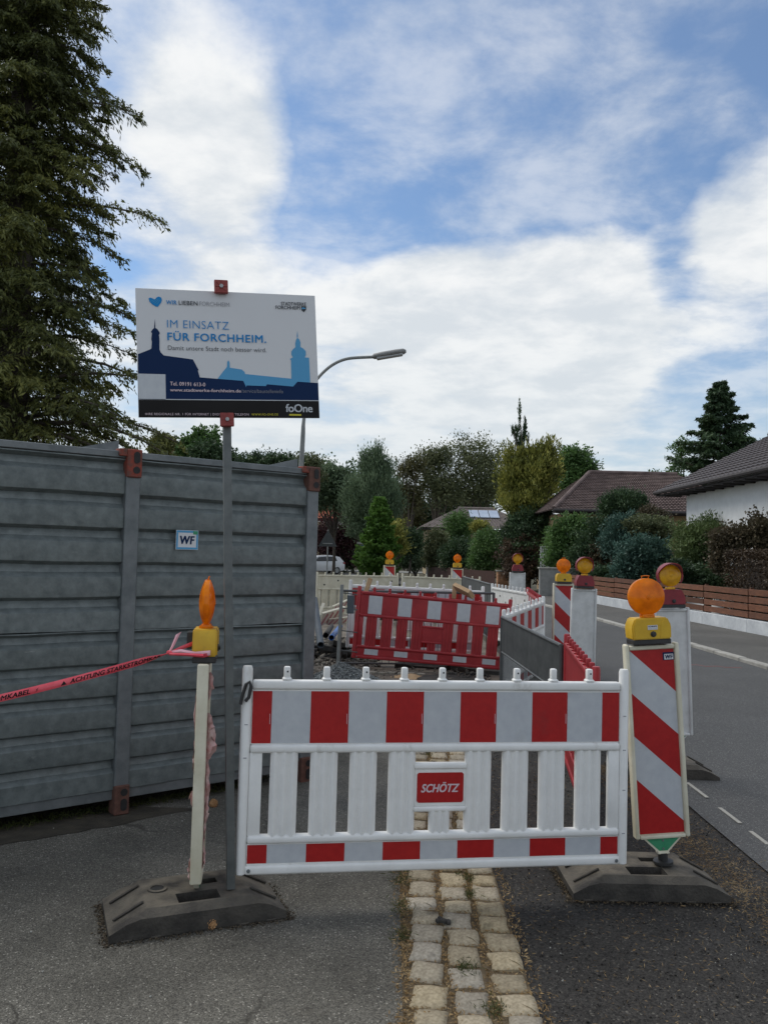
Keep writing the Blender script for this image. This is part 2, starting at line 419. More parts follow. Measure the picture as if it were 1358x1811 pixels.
# dust settles on what faces up
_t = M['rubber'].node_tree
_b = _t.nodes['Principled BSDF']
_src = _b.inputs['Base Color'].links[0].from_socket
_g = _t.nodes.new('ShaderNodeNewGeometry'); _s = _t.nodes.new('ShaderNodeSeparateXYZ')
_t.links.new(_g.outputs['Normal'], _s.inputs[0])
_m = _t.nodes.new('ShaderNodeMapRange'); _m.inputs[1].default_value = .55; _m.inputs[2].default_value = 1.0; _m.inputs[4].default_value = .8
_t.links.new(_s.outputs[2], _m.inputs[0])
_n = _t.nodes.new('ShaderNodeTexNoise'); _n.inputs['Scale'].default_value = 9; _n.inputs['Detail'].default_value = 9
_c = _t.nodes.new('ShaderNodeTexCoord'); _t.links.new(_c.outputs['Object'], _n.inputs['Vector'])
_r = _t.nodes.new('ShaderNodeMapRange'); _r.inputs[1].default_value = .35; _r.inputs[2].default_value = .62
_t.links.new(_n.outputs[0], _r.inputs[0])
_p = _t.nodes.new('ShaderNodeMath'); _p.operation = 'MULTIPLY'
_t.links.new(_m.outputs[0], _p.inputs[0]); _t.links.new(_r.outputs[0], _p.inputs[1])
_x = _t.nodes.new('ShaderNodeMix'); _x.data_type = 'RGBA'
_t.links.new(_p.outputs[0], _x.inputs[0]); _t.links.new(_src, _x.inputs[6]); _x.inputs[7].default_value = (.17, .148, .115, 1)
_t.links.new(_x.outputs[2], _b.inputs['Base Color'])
# the old stones differ in tint too
_t = M['sett'].node_tree
_hs = [n for n in _t.nodes if n.type == 'HUE_SAT'][0]
_oi = [n for n in _t.nodes if n.type == 'OBJECT_INFO'][0]
_w = _t.nodes.new('ShaderNodeTexWhiteNoise'); _w.noise_dimensions = '1D'
_t.links.new(_oi.outputs['Random'], _w.inputs['W'])
_m = _t.nodes.new('ShaderNodeMapRange'); _m.inputs[3].default_value = .75; _m.inputs[4].default_value = 1.3
_t.links.new(_w.outputs['Value'], _m.inputs[0]); _t.links.new(_m.outputs[0], _hs.inputs['Saturation'])


# ---------------------------------------------------------------- mesh helpers
class MB:
    def __init__(self):
        self.v = []; self.f = []

    def add(self, vs, fs):
        o = len(self.v)
        self.v += [tuple(x) for x in vs]
        self.f += [tuple(i + o for i in q) for q in fs]
        return self

    def box(self, c, s, bev=0.0, seg=1, rot=None):
        bm = bmesh.new()
        bmesh.ops.create_cube(bm, size=1.0)
        bmesh.ops.scale(bm, vec=s, verts=bm.verts)
        if bev:
            bmesh.ops.bevel(bm, geom=bm.edges[:], offset=bev, segments=seg, affect='EDGES', profile=.5)
        T = Matrix.Translation(c)
        if rot is not None:
            T = T @ rot.to_4x4()
        bm.verts.index_update()
        self.add([T @ x.co for x in bm.verts], [[x.index for x in f.verts] for f in bm.faces])
        bm.free()
        return self

    def prism(self, poly, a, b, axis='z'):
        def P(p, h):
            return {'z': (p[0], p[1], h), 'y': (p[0], h, p[1]), 'x': (h, p[0], p[1])}[axis]
        n = len(poly)
        vs = [P(p, a) for p in poly] + [P(p, b) for p in poly]
        fs = [tuple(range(n - 1, -1, -1)), tuple(range(n, 2 * n))]
        fs += [(i, (i + 1) % n, n + (i + 1) % n, n + i) for i in range(n)]
        return self.add(vs, fs)

    def tube(self, path, r, n=10, cap=True, closed=False):
        path = [Vector(p) for p in path]
        k = len(path)
        rr = r if isinstance(r, (list, tuple)) else [r] * k
        vs = []; fs = []
        prev = None
        for i, p in enumerate(path):
            if closed:
                t = path[(i + 1) % k] - path[i - 1]
            else:
                t = path[min(i + 1, k - 1)] - path[max(i - 1, 0)]
            t.normalize()
            if prev is None:
                u = t.orthogonal().normalized()
            else:
                u = (prev - t * prev.dot(t)).normalized()
            prev = u
            wv = t.cross(u)
            for j in range(n):
                a = 2 * math.pi * j / n
                vs.append(p + (u * math.cos(a) + wv * math.sin(a)) * rr[i])
        kk = k if closed else k - 1
        for i in range(kk):
            for j in range(n):
                a = i * n + j; b_ = i * n + (j + 1) % n
                c_ = ((i + 1) % k) * n + (j + 1) % n; d_ = ((i + 1) % k) * n + j
                fs.append((a, b_, c_, d_))
        if cap and not closed:
            fs.append(tuple(range(n - 1, -1, -1)))
            fs.append(tuple((k - 1) * n + j for j in range(n)))
        return self.add(vs, fs)

    def lathe(self, prof, n=24, T=None):
        """prof: (radius, height) turned round z; T places it"""
        T = T or Matrix.Identity(4)
        vs = []; fs = []
        for (r, h) in prof:
            for j in range(n):
                a = 2 * math.pi * j / n
                vs.append(T @ Vector((r * math.cos(a), r * math.sin(a), h)))
        for i in range(len(prof) - 1):
            for j in range(n):
                fs.append((i * n + j, i * n + (j + 1) % n, (i + 1) * n + (j + 1) % n, (i + 1) * n + j))
        if prof[0][0] > 1e-4:
            fs.append(tuple(range(n - 1, -1, -1)))
        if prof[-1][0] > 1e-4:
            fs.append(tuple((len(prof) - 1) * n + j for j in range(n)))
        return self.add(vs, fs)

    def mesh(self, name, mt, smooth=30):
        me = bpy.data.meshes.new(name)
        me.from_pydata(self.v, [], self.f)
        if len(self.f) < 6000:
            bm = bmesh.new(); bm.from_mesh(me)
            bmesh.ops.remove_doubles(bm, verts=bm.verts, dist=1e-6)
            bmesh.ops.recalc_face_normals(bm, faces=bm.faces)
            bm.to_mesh(me); bm.free()
        me.materials.append(M[mt] if isinstance(mt, str) else mt)
        if smooth:
            me.polygons.foreach_set('use_smooth', [True] * len(me.polygons))
            me.set_sharp_from_angle(angle=math.radians(smooth))
        me.update()
        return me

    def build(self, name, mt, parent=None, smooth=30):
        return link(name, self.mesh(name, mt, smooth), parent)


def link(name, me, parent=None):
    o = bpy.data.objects.new(name, me)
    COL.objects.link(o)
    if parent is not None:
        o.parent = parent
    return o


def tag(o, label=None, cat=None, group=None, kind=None):
    if label: o['label'] = label
    if cat: o['category'] = cat
    if group: o['group'] = group
    if kind: o['kind'] = kind
    return o


def thing(name, label, cat, loc=(0, 0, 0), rz=0.0, group=None, mtx=None):
    o = bpy.data.objects.new(name, None)
    o.empty_display_size = .2
    COL.objects.link(o)
    if mtx is not None:
        o.matrix_basis = mtx
    else:
        o.location = loc; o.rotation_euler = (0, 0, rz)
    return tag(o, label, cat, group)


def copy_tree(o, parent=None):
    c = o.copy()
    COL.objects.link(c)
    if parent is not None:
        c.parent = parent
    for ch in list(o.children):
        copy_tree(ch, c)
    return c


def clone(o, label, mtx=None, loc=None, rz=0, group=None):
    c = copy_tree(o)
    c['label'] = label
    if group: c['group'] = group
    if mtx is not None:
        c.matrix_basis = mtx
    else:
        c.location = loc; c.rotation_euler = (0, 0, rz)
    return c


def frame(p, x, z):
    """matrix at p with local x along x and local z near z (local -y is the face)"""
    x = Vector(x).normalized()
    z = Vector(z); z = (z - x * z.dot(x)).normalized()
    y = z.cross(x)
    mm = Matrix.Identity(4)
    for i in range(3):
        mm[i][0] = x[i]; mm[i][1] = y[i]; mm[i][2] = z[i]; mm[i][3] = p[i]
    return mm


def frame_z(p, x, z):
    """matrix at p with local z along z, local x as near x as that allows"""
    z = Vector(z).normalized()
    x = Vector(x); x = (x - z * x.dot(z)).normalized()
    return frame(p, x, z)


def text_mesh(txt, mt, bold=0.0, shear=0.0, space=1.0, name='lettering'):
    """lettering normalised: starts at x=0, width 1, cap height 1"""
    cu = bpy.data.curves.new(name, 'FONT')
    cu.body = txt; cu.size = 1; cu.offset = bold; cu.shear = shear; cu.space_character = space
    cu.resolution_u = 3
    cu.offset = min(bold, 0.0)
    ob = bpy.data.objects.new('tmp_text', cu)
    COL.objects.link(ob)
    dg = bpy.context.evaluated_depsgraph_get()
    me = bpy.data.meshes.new_from_object(ob.evaluated_get(dg))
    bpy.data.objects.remove(ob); bpy.data.curves.remove(cu)
    if bold > 0:                      # heavier strokes: the same letters laid over themselves, a hair apart
        bm = bmesh.new()
        for k, (dx, dy) in enumerate(((-1, -.5), (1, -.5), (-1, .5), (1, .5), (0, 0))):
            n0 = len(bm.verts)
            bm.from_mesh(me); bm.verts.ensure_lookup_table()
            for q in bm.verts[n0:]:
                q.co += Vector((dx * bold * .9, dy * bold * .9, .00012 * k))
        bm.to_mesh(me); bm.free()
    v = np.empty(len(me.vertices) * 3, 'f'); me.vertices.foreach_get('co', v); v = v.reshape(-1, 3)
    x0, x1 = v[:, 0].min(), v[:, 0].max()
    v[:, 0] = (v[:, 0] - x0) / (x1 - x0)
    v[:, 1] /= .70
    me.vertices.foreach_set('co', v.ravel())
    me.materials.clear(); me.materials.append(M[mt] if isinstance(mt, str) else mt)
    me.name = name
    return me


def remap(me, fn):
    v = np.empty(len(me.vertices) * 3, 'f'); me.vertices.foreach_get('co', v); v = v.reshape(-1, 3)
    v = np.array([fn(*p) for p in v], 'f')
    me.vertices.foreach_set('co', v.ravel()); me.update()
    return me


def fast_mesh(name, V, F, mt, smooth=False):
    """V (n,3) array, F (m,k) array of equal polygons"""
    me = bpy.data.meshes.new(name)
    n, (mm, k) = len(V), F.shape
    me.vertices.add(n); me.vertices.foreach_set('co', np.ascontiguousarray(V, 'f').ravel())
    me.loops.add(mm * k); me.loops.foreach_set('vertex_index', np.ascontiguousarray(F, 'i').ravel())
    me.polygons.add(mm)
    me.polygons.foreach_set('loop_start', np.arange(mm, dtype='i') * k)
    me.update(calc_edges=True)
    me.materials.append(M[mt] if isinstance(mt, str) else mt)
    if smooth:
        me.polygons.foreach_set('use_smooth', [True] * mm)
    return me


def unit(a):
    return a / np.maximum(np.linalg.norm(a, axis=1, keepdims=True), 1e-9)


def leaves(name, C, A, Lg, Wd, mt, g=None, bend=.0):
    """leaf-shaped quads: centre C, long axis A"""
    g = g or rng
    A = unit(A)
    B = unit(np.cross(A, unit(g.normal(size=C.shape))))
    L_ = np.broadcast_to(np.asarray(Lg, float), (len(C),))[:, None]
    W_ = np.broadcast_to(np.asarray(Wd, float), (len(C),))[:, None]
    Nn = np.cross(A, B)
    P = np.stack([C - A * L_ * .5, C + B * W_ * .5 + Nn * W_ * bend, C + A * L_ * .5, C - B * W_ * .5 + Nn * W_ * bend], 1).reshape(-1, 3)
    F = np.arange(len(P)).reshape(-1, 4)
    return fast_mesh(name, P, F, mt)


# ---------------------------------------------------------------- the ground
def sheet(name, label, cat, mt, xl, xr, y0, y1, dz, step=.5, nx=6, kind='structure', rough=0.0):
    ys = []
    y = y0
    while y < y1:
        ys.append(y); y += step * max(1, y / 10)
    ys.append(y1)
    V = []; F = []
    for y in ys:
        a, b = xl(y), xr(y)
        for i in range(nx + 1):
            x = a + (b - a) * i / nx
            z = gz(y) + dz
            if rough:
                z += rough * mnoise.noise((x * 2.2, y * 2.2, 0)) + rough * .5 * mnoise.noise((x * 7, y * 7, 3))
            V.append((x, y, z))
    k = nx + 1
    for j in range(len(ys) - 1):
        for i in range(nx):
            F.append((j * k + i, j * k + i + 1, (j + 1) * k + i + 1, (j + 1) * k + i))
    me = fast_mesh(name, np.array(V), np.array(F), mt, True)
    return tag(link(name, me), label, cat, kind=kind)


def strip_l(y):
    return .14 + .012 * (y - 3.12) + (.012 * (y - 4.7) ** 2 if y > 4.7 else 0)


def strip_r(y):
    return strip_l(y) + .515


def bend(y):
    return 0 if y < 34 else -.0105 * (y - 34) ** 1.75


def road_l(y):
    return 2.22 + bend(y) * .9


def road_r(y):
    return 6.05 - .022 * (y - 10) + bend(y)


def foot_r(y):
    return 8.64 - .044 * (y - 12) + bend(y)


sheet('ground', 'dark earth and lawn spreading around the whole street', 'ground', 'ground', lambda y: -260, lambda y: 260, -12, 420, -.035, 2, 20)
sheet('pavement', 'grey speckled asphalt footway in front of the steel container', 'pavement', 'pavement', lambda y: -9, lambda y: strip_l(y) + .01, -4, 8.6, 0, .5, 4)
sheet('site_floor', 'torn up brown earth and pavers behind the white barrier', 'ground', 'soil', lambda y: -6, lambda y: 2.0, 8.2, 24, .012, .12, 60, rough=.02)
sheet('trench_fill', 'dark loose bitumen strip between the stone setts and the road', 'ground', 'fresh', lambda y: strip_r(y) - .03, lambda y: road_l(y) + .03, -4, 24, -.006, .12, 16, rough=.006)
sheet('road', 'grey asphalt carriageway curving away beside the barriers', 'road', 'road', road_l, lambda y: road_r(y), -4, 92, .004, .7, 8)
sheet('cross_road', 'pale grey junction area at the far end of the street', 'road', 'concrete', lambda y: -70, lambda y: 40, 86, 93, .012, 1, 6)
sheet('sett_bed', 'joint dirt under the row of granite setts', 'ground', 'settbed', lambda y: strip_l(y) - .025, lambda y: strip_r(y) - .02, -1.5, 8.7, .004, .15, 6, rough=.003)
sheet('footway', 'worn asphalt footway across the road by the slat fence', 'pavement', 'footway', lambda y: road_r(y) + .14, foot_r, -4, 60, .055, .8, 4)

kerb = tag(bpy.data.objects.new('kerb', None), 'line of pale kerb stones along the far side of the road', 'kerb', kind='structure')
COL.objects.link(kerb)
ks = MB().box((0, 0, 0), (.15, .985, .12), .012).mesh('kerb_stone', 'kerb')
y = 5.0
while y < 60:
    o = link('kerb_stone', ks, kerb)
    dx = road_r(y + 1) - road_r(y)
    o.location = ((road_r(y) + road_r(y + 1)) / 2 + .07, y + .5, gz(y + .5) + .004 + R.uniform(-.003, .003))
    o.rotation_euler = (0, 0, -math.atan(dx))
    y += 1.0

# dashes of worn paint along the road edge
dash = MB().box((0, 0, 0), (.028, .62, .004)).mesh('paint_dash', 'chalk', 0)
for i, (yy, ln) in enumerate(((5.40, .40), (5.84, .55), (6.43, .65), (8.6, 1.0), (10.6, 1.0))):
    o = tag(link('paint_dash', dash), ['worn pale paint dash nearest on the road edge', 'worn pale paint dash level with the striped beacon foot',
            'yellowish paint dash beside the rear beacon foot', 'faint paint dash past the rear beacon foot', 'faintest paint dash farthest up the road edge'][i], 'road marking',
            'paint dashes along the road edge', 'thing')
    o.location = (2.43 - .004 * i, yy, gz(yy) + .0075); o.scale = (1, ln, 1)
sp = MB()
zz = [(-.55, -.05), (-.4, .10), (-.28, -.06), (-.1, .07), (.02, -.08), (.2, .06), (.3, -.05), (.55, .02)]
V = [(x, y + .025, .0) for x, y in zz] + [(x, y - .025, .0) for x, y in zz]
sp.add(V, [(i, i + 1, 8 + i + 1, 8 + i) for i in range(7)])
o = tag(sp.build('spray_mark', mat('red_spray', (.16, .06, .055), (.24, .07, .06), 20, rough=.8), None, 0), 'faded red sprayed survey mark on the road asphalt', 'road marking')
p = ground(1245, 1190); o.location = (p.x, p.y, gz(p.y) + .0062); o.rotation_euler = (0, 0, -.3)

# ------------------------------------------------ granite setts, each a stone of its own
setts = tag(bpy.data.objects.new('sett_strip', None), 'three rows of worn granite setts edging the footway', 'paving', kind='structure')
COL.objects.link(setts)


def sett_mesh(seed):
    r = random.Random(seed)
    base = [(-.5, -.46), (-.46, -.5), (0, -.5), (.46, -.5), (.5, -.46), (.5, 0), (.5, .46), (.46, .5), (0, .5), (-.46, .5), (-.5, .46), (-.5, 0)]
    base = [(x + r.uniform(-.045, .045), y + r.uniform(-.045, .045)) for x, y in base]
    n = len(base); V = []; F = []
    for (s, h) in ((1.0, -.03), (1.0, .012), (.93, .021), (.6, .026)):
        for (x, y) in base:
            V.append((x * s, y * s, h + (r.uniform(-.0035, .0035) if h > .015 else 0)))
    V.append((0, 0, .027))
    for k in range(3):
        for i in range(n):
            F.append((k * n + i, k * n + (i + 1) % n, (k + 1) * n + (i + 1) % n, (k + 1) * n + i))
    for i in range(n):
        F.append((3 * n + i, 3 * n + (i + 1) % n, 4 * n))
    return MB().add(V, F).mesh('sett', 'sett', 50)


sm = [sett_mesh(i) for i in range(12)]
joints = []
for c in range(3):
    y = 1.6 + R.uniform(0, .1)
    while y < 8.4:
        ln = R.uniform(.125, .175)
        wd = R.uniform(.130, .150)
        o = link('sett', R.choice(sm), setts)
        xc = strip_l(y) + .085 + c * .168 + R.uniform(-.011, .011)
        o.location = (xc, y + ln / 2, gz(y) + R.uniform(-.012, .0))
        o.scale = (wd, ln, 1)
        o.rotation_euler = (R.uniform(-.03, .03), R.uniform(-.03, .03), R.gauss(0, .05) - (.10 if c == 0 else 0))
        gap = R.uniform(.012, .034)
        joints.append((xc, y + ln + gap / 2, wd, gap))
        y += ln + gap


def slivers(name, label, cat, mt, pts, lo, hi, wlo, whi, up=.25, lift=.006, kind='stuff'):
    C = np.array(pts)
    n = len(C)
    A = rng.normal(size=(n, 3)); A[:, 2] *= up
    C[:, 2] += lift * rng.random(n)
    me = leaves(name, C, A, rng.uniform(lo, hi, n), rng.uniform(wlo, whi, n), mt)
    return tag(link(name, me), label, cat, kind=kind)


pts = []
for k in range(14000):
    y = R.uniform(1.7, 8.3); t = R.random()
    if t < .42:
        x = strip_l(y) - .005 + R.gauss(0, .028)
    elif t < .62:
        x = strip_l(y) + .17 + R.gauss(0, .016)
    elif t < .86:
        x = strip_l(y) + .338 + R.gauss(0, .018)
    else:
        x = strip_r(y) + R.gauss(.0, .018)
    pts.append((x, y, gz(y) + .006))
for (x, y, wd, gp) in joints:
    for k in range(30):
        pts.append((x + R.uniform(-wd / 2, wd / 2), y + R.gauss(0, gp * .4), gz(y) + .008))
slivers('straw_litter', 'dry straw and needles lying in the joints of the setts', 'litter', 'straw', pts, .008, .028, .002, .007, up=.5, lift=.012)
pts = []
for (cx, cy, s) in [(strip_l(4.55) - .02, 4.55, .05), (strip_l(4.2) - .02, 4.22, .05), (strip_l(4.4) + .335, 4.38, .035), (strip_l(4.6) + .33, 4.62, .04), (strip_l(3.9) - .02, 3.9, .04),
                    (strip_l(7.3) + .15, 7.3, .06), (strip_l(3.55) + .25, 3.62, .04), (strip_l(6.9) - .02, 6.9, .06), (strip_l(3.25) + .33, 3.3, .04), (strip_l(4.8) - .03, 4.75, .07)]:
    for k in range(130):
        pts.append((cx + R.gauss(0, s * .7), cy + R.gauss(0, s), gz(cy) + .01))
slivers('moss', 'green moss and grass blades in the sett joints', 'moss', 'moss', pts, .015, .045, .002, .005, up=1.2, lift=.014)


def crumbs(name, label, cat, mt, pts, lo, hi):
    C = np.array(pts); n = len(C)
    s = rng.uniform(lo, hi, n) * rng.uniform(.4, 1, n)
    T = np.array([(1, 1, 1), (1, -1, -1), (-1, 1, -1), (-1, -1, 1)]) * .5
    P = (C[:, None, :] + (T[None] + rng.normal(size=(n, 4, 3)) * .22) * s[:, None, None]).reshape(-1, 3)
    F = (np.array([(0, 1, 2), (0, 3, 1), (0, 2, 3), (1, 3, 2)])[None] + 4 * np.arange(n)[:, None, None]).reshape(-1, 3)
    return tag(link(name, fast_mesh(name, P, F, mt)), label, cat, kind='stuff')


pts = []
for k in range(13000):
    y = 2.0 + 7.5 * R.random() ** 1.5
    x = R.uniform(strip_r(y) + .0, road_l(y) + .02)
    pts.append((x, y, gz(y) + .0))
crumbs('bitumen_crumbs', 'loose black crumbs scattered on the dark bitumen strip', 'rubble', 'crumb', pts, .003, .009)
pts = []
for k in range(600):
    y = 2.0 + 6 * R.random() ** 1.4
    x = R.uniform(strip_r(y) + .0, 2.5)
    pts.append((x, y, gz(y) + .004))
for k in range(260):
    y = 2.2 + 6 * R.random(); pts.append((R.uniform(-2.5, strip_l(y)), y, gz(y) + .003))
crumbs('stone_chips', 'pale stone chips sprinkled on the asphalt surfaces', 'gravel', 'chip', pts, .003, .009)
pts = []
for k in range(6500):
    y = 3.6 + 3.5 * R.random(); t = (y - 3.6) / 3.5
    pts.append((2.02 - .16 * t + R.gauss(0, .13 - .05 * t), y, gz(y) + .004))
for k in range(4200):
    y = 2.2 + 5 * R.random(); pts.append((R.uniform(strip_r(y), 2.2), y, gz(y) + .005))
slivers('dry_needles', 'brown dry needles drifted along the edge of the dark strip', 'litter', 'straw', pts, .01, .035, .0012, .003, up=.3)


# ---------------------------------------------------------------- steel container
A_ = Vector((-1.702, 5.60, 0)); B_ = Vector((-.572, 6.47, 0))
cdir = (B_ - A_).normalized()
CL = (B_ - A_).length           # post spacing
cont = thing('container', 'grey corrugated steel container with red cornered posts beside the footway', 'container', mtx=frame(A_ - cdir * 2 * CL, cdir, (0, 0, 1)))
CH = 2.40


def corr_panel(x0, x1, z0, z1, n, seed):
    """horizontally ribbed sheet, slightly dented"""
    per = (z1 - z0) / n
    prof = []
    for i in range(n):
        b = z0 + i * per
        prof += [(b, -.020), (b + per * .53, -.020), (b + per * .67, .018), (b + per * .87, .032), (b + per * .965, -.018)]
    prof.append((z1, -.016))
    nx = 28
    V = []; F = []
    for j in range(nx + 1):
        x = x0 + (x1 - x0) * j / nx
        for (z, y_) in prof:
            e = min(1, min(j, nx - j) / 3)
            d = (.010 + .014 * max(0, z - 2.1)) * e * mnoise.noise((x * 3.1 + seed, z * 2.3, seed)) + .005 * e * mnoise.noise((x * 9, z * 7, seed))
            V.append((x, y_ + d, z + .006 * e * mnoise.noise((x * 2.2, z * 3, 5 + seed))))
    k = len(prof)
    for j in range(nx):
        for i in range(k - 1):
            F.append((j * k + i, (j + 1) * k + i, (j + 1) * k + i + 1, j * k + i + 1))
    return MB().add(V, F).build('wall_panel', 'galv', cont, 25)


for bay in range(3):
    x0 = bay * CL + .05; x1 = (bay + 1) * CL - .05
    corr_panel(x0, x1, .165, 1.205, 5, bay * 3.3)
    corr_panel(x0, x1, 1.210, 2.345, 5, bay * 3.3 + 1.7)
CW = 2.1
for (y_, nm) in ((.03, 'front'), (CW - .03, 'back')):
    MB().box((1.5 * CL, y_, .130), (3 * CL - .11, .075, .066), .004).build('bottom_rail', 'galvpost', cont)
    MB().box((1.5 * CL, y_ - .012, 2.372), (3 * CL - .11, .09, .045), .004).build('top_rail', 'galvpost', cont)
MB().box((1.5 * CL, CW / 2, 2.345), (3 * CL - .12, CW - .16, .02)).build('roof', 'galv', cont)
MB().box((1.5 * CL, CW - .04, 1.22), (3 * CL - .12, .02, 2.2)).build('back_wall', 'galv', cont)
MB().box((3 * CL + .005, CW / 2, 1.22), (.02, CW - .16, 2.2)).build('end_wall', 'galv', cont)
MB().box((-.005, CW / 2, 1.22), (.02, CW - .16, 2.2)).build('end_wall', 'galv', cont)
MB().box((1.5 * CL, CW / 2, .14), (3 * CL - .12, CW - .16, .03)).build('floor_plate', 'rust', cont)
post = MB().box((0, 0, 1.2), (.098, .085, 2.1), .006).mesh('post', 'galvpost')


def casting(mt):
    # plain corner block; near-black plugs paint the shade of its two holes
    me = MB().box((0, 0, 0), (.100, .108, .19), .006).mesh('corner_block', mt)
    return me


def hole(slot):
    b = MB()
    prof = []
    for i in range(20):
        a = 2 * math.pi * i / 20
        r = .024 if not slot else .021
        prof.append((r * math.cos(a), (r if not slot else r) * math.sin(a) + (math.copysign(.018, math.sin(a)) if slot else 0)))
    b.prism(prof, -.0025, .03, 'y')
    return b.mesh('socket', 'hole')


h1, h2 = hole(True), hole(False)
ringm = MB().lathe([(.024, 0), (.031, 0), (.031, .004), (.024, .004)], 16, Matrix.Rotation(math.pi / 2, 4, 'X')).mesh('socket_rim', 'rust')
lipm = MB().box((0, 0, 0), (.055, .09, .05), .004).mesh('top_lip', 'rustred')
for i in range(4):
    for yy in (.0, CW):
        o = link('post', post, cont); o.location = (i * CL, yy + (.0 if yy == 0 else 0), 0)
        for top in (0, 1):
            mt = 'rustred' if (i < 3 and top) else 'rust'
            c = link('corner_block', casting(mt), cont)
            c.location = (i * CL, yy - .004 if yy == 0 else yy + .004, 2.315 if top else .10)
            if top:
                q = link('top_lip', lipm, c); q.location = (-.075 if i else .075, 0, .070)
            if yy == 0:
                a = link('socket', h1, c); a.location = (.012, -.0555, .04 if top else -.03)
                b = link('socket', h2, c); b.location = (.012, -.0545, -.045 if top else .05)
    g = MB()
    if i:
        g.prism([(i * CL - .36, .0), (i * CL - .05, .0), (i * CL - .05, .085)], CW * .03, CW * .03 + .012, 'y')
        o = g.build('gusset', 'galvpost', cont, 0); o.location = (0, .06, 2.396)
# sticker with WF on the right bay
st = MB().box((0, 0, 0), (.165, .003, .135), .0).build('sticker', 'signwhite', cont, 0)
pst = cont.matrix_basis.inverted() @ at(303, 955, 6.03)
tz = pst.z
st.location = (pst.x, -.034, tz)
b = MB()
for (cx, cz, sx, sz) in ((0, .058, .16, .014), (0, -.058, .16, .014), (-.074, 0, .012, .10), (.074, 0, .012, .10)):
    b.box((cx, -.0022, cz), (sx, .0012, sz))
b.build('sticker_border', 'skyblue', st, 0)
MB().box((.06, -.0032, .052), (.034, .0012, .024)).build('sticker_mark', 'green', st, 0)
tm = text_mesh('WF', 'navy', .045, 0.1, 1.1)
link('lettering', remap(tm, lambda x, y, z: (-.055 + .11 * x, -.0032 - z, -.028 + .056 * y)), st)
M['printgreen'] = M['green']

# ---------------------------------------------------------------- plastic barriers
LB = 2.03


def round_rail(z0, z1, x0, x1, dep, bev=.012):
    return MB().box(((x0 + x1) / 2, 0, (z0 + z1) / 2), (x1 - x0, dep, z1 - z0), bev, 3)


def slat_prof(w_):
    h = w_ / 2
    pts_f = []
    for i in range(25):
        x = -h + w_ * i / 24
        e = abs(x) / h
        rib = .5 + .5 * math.cos(x / w_ * 2 * math.pi * 3)
        y = -.011 - .014 * rib
        if e > .92: y = -.008
        pts_f.append((x, y))
    return pts_f + [(h, .016), (h - .008, .02), (-h + .008, .02), (-h, .016)]


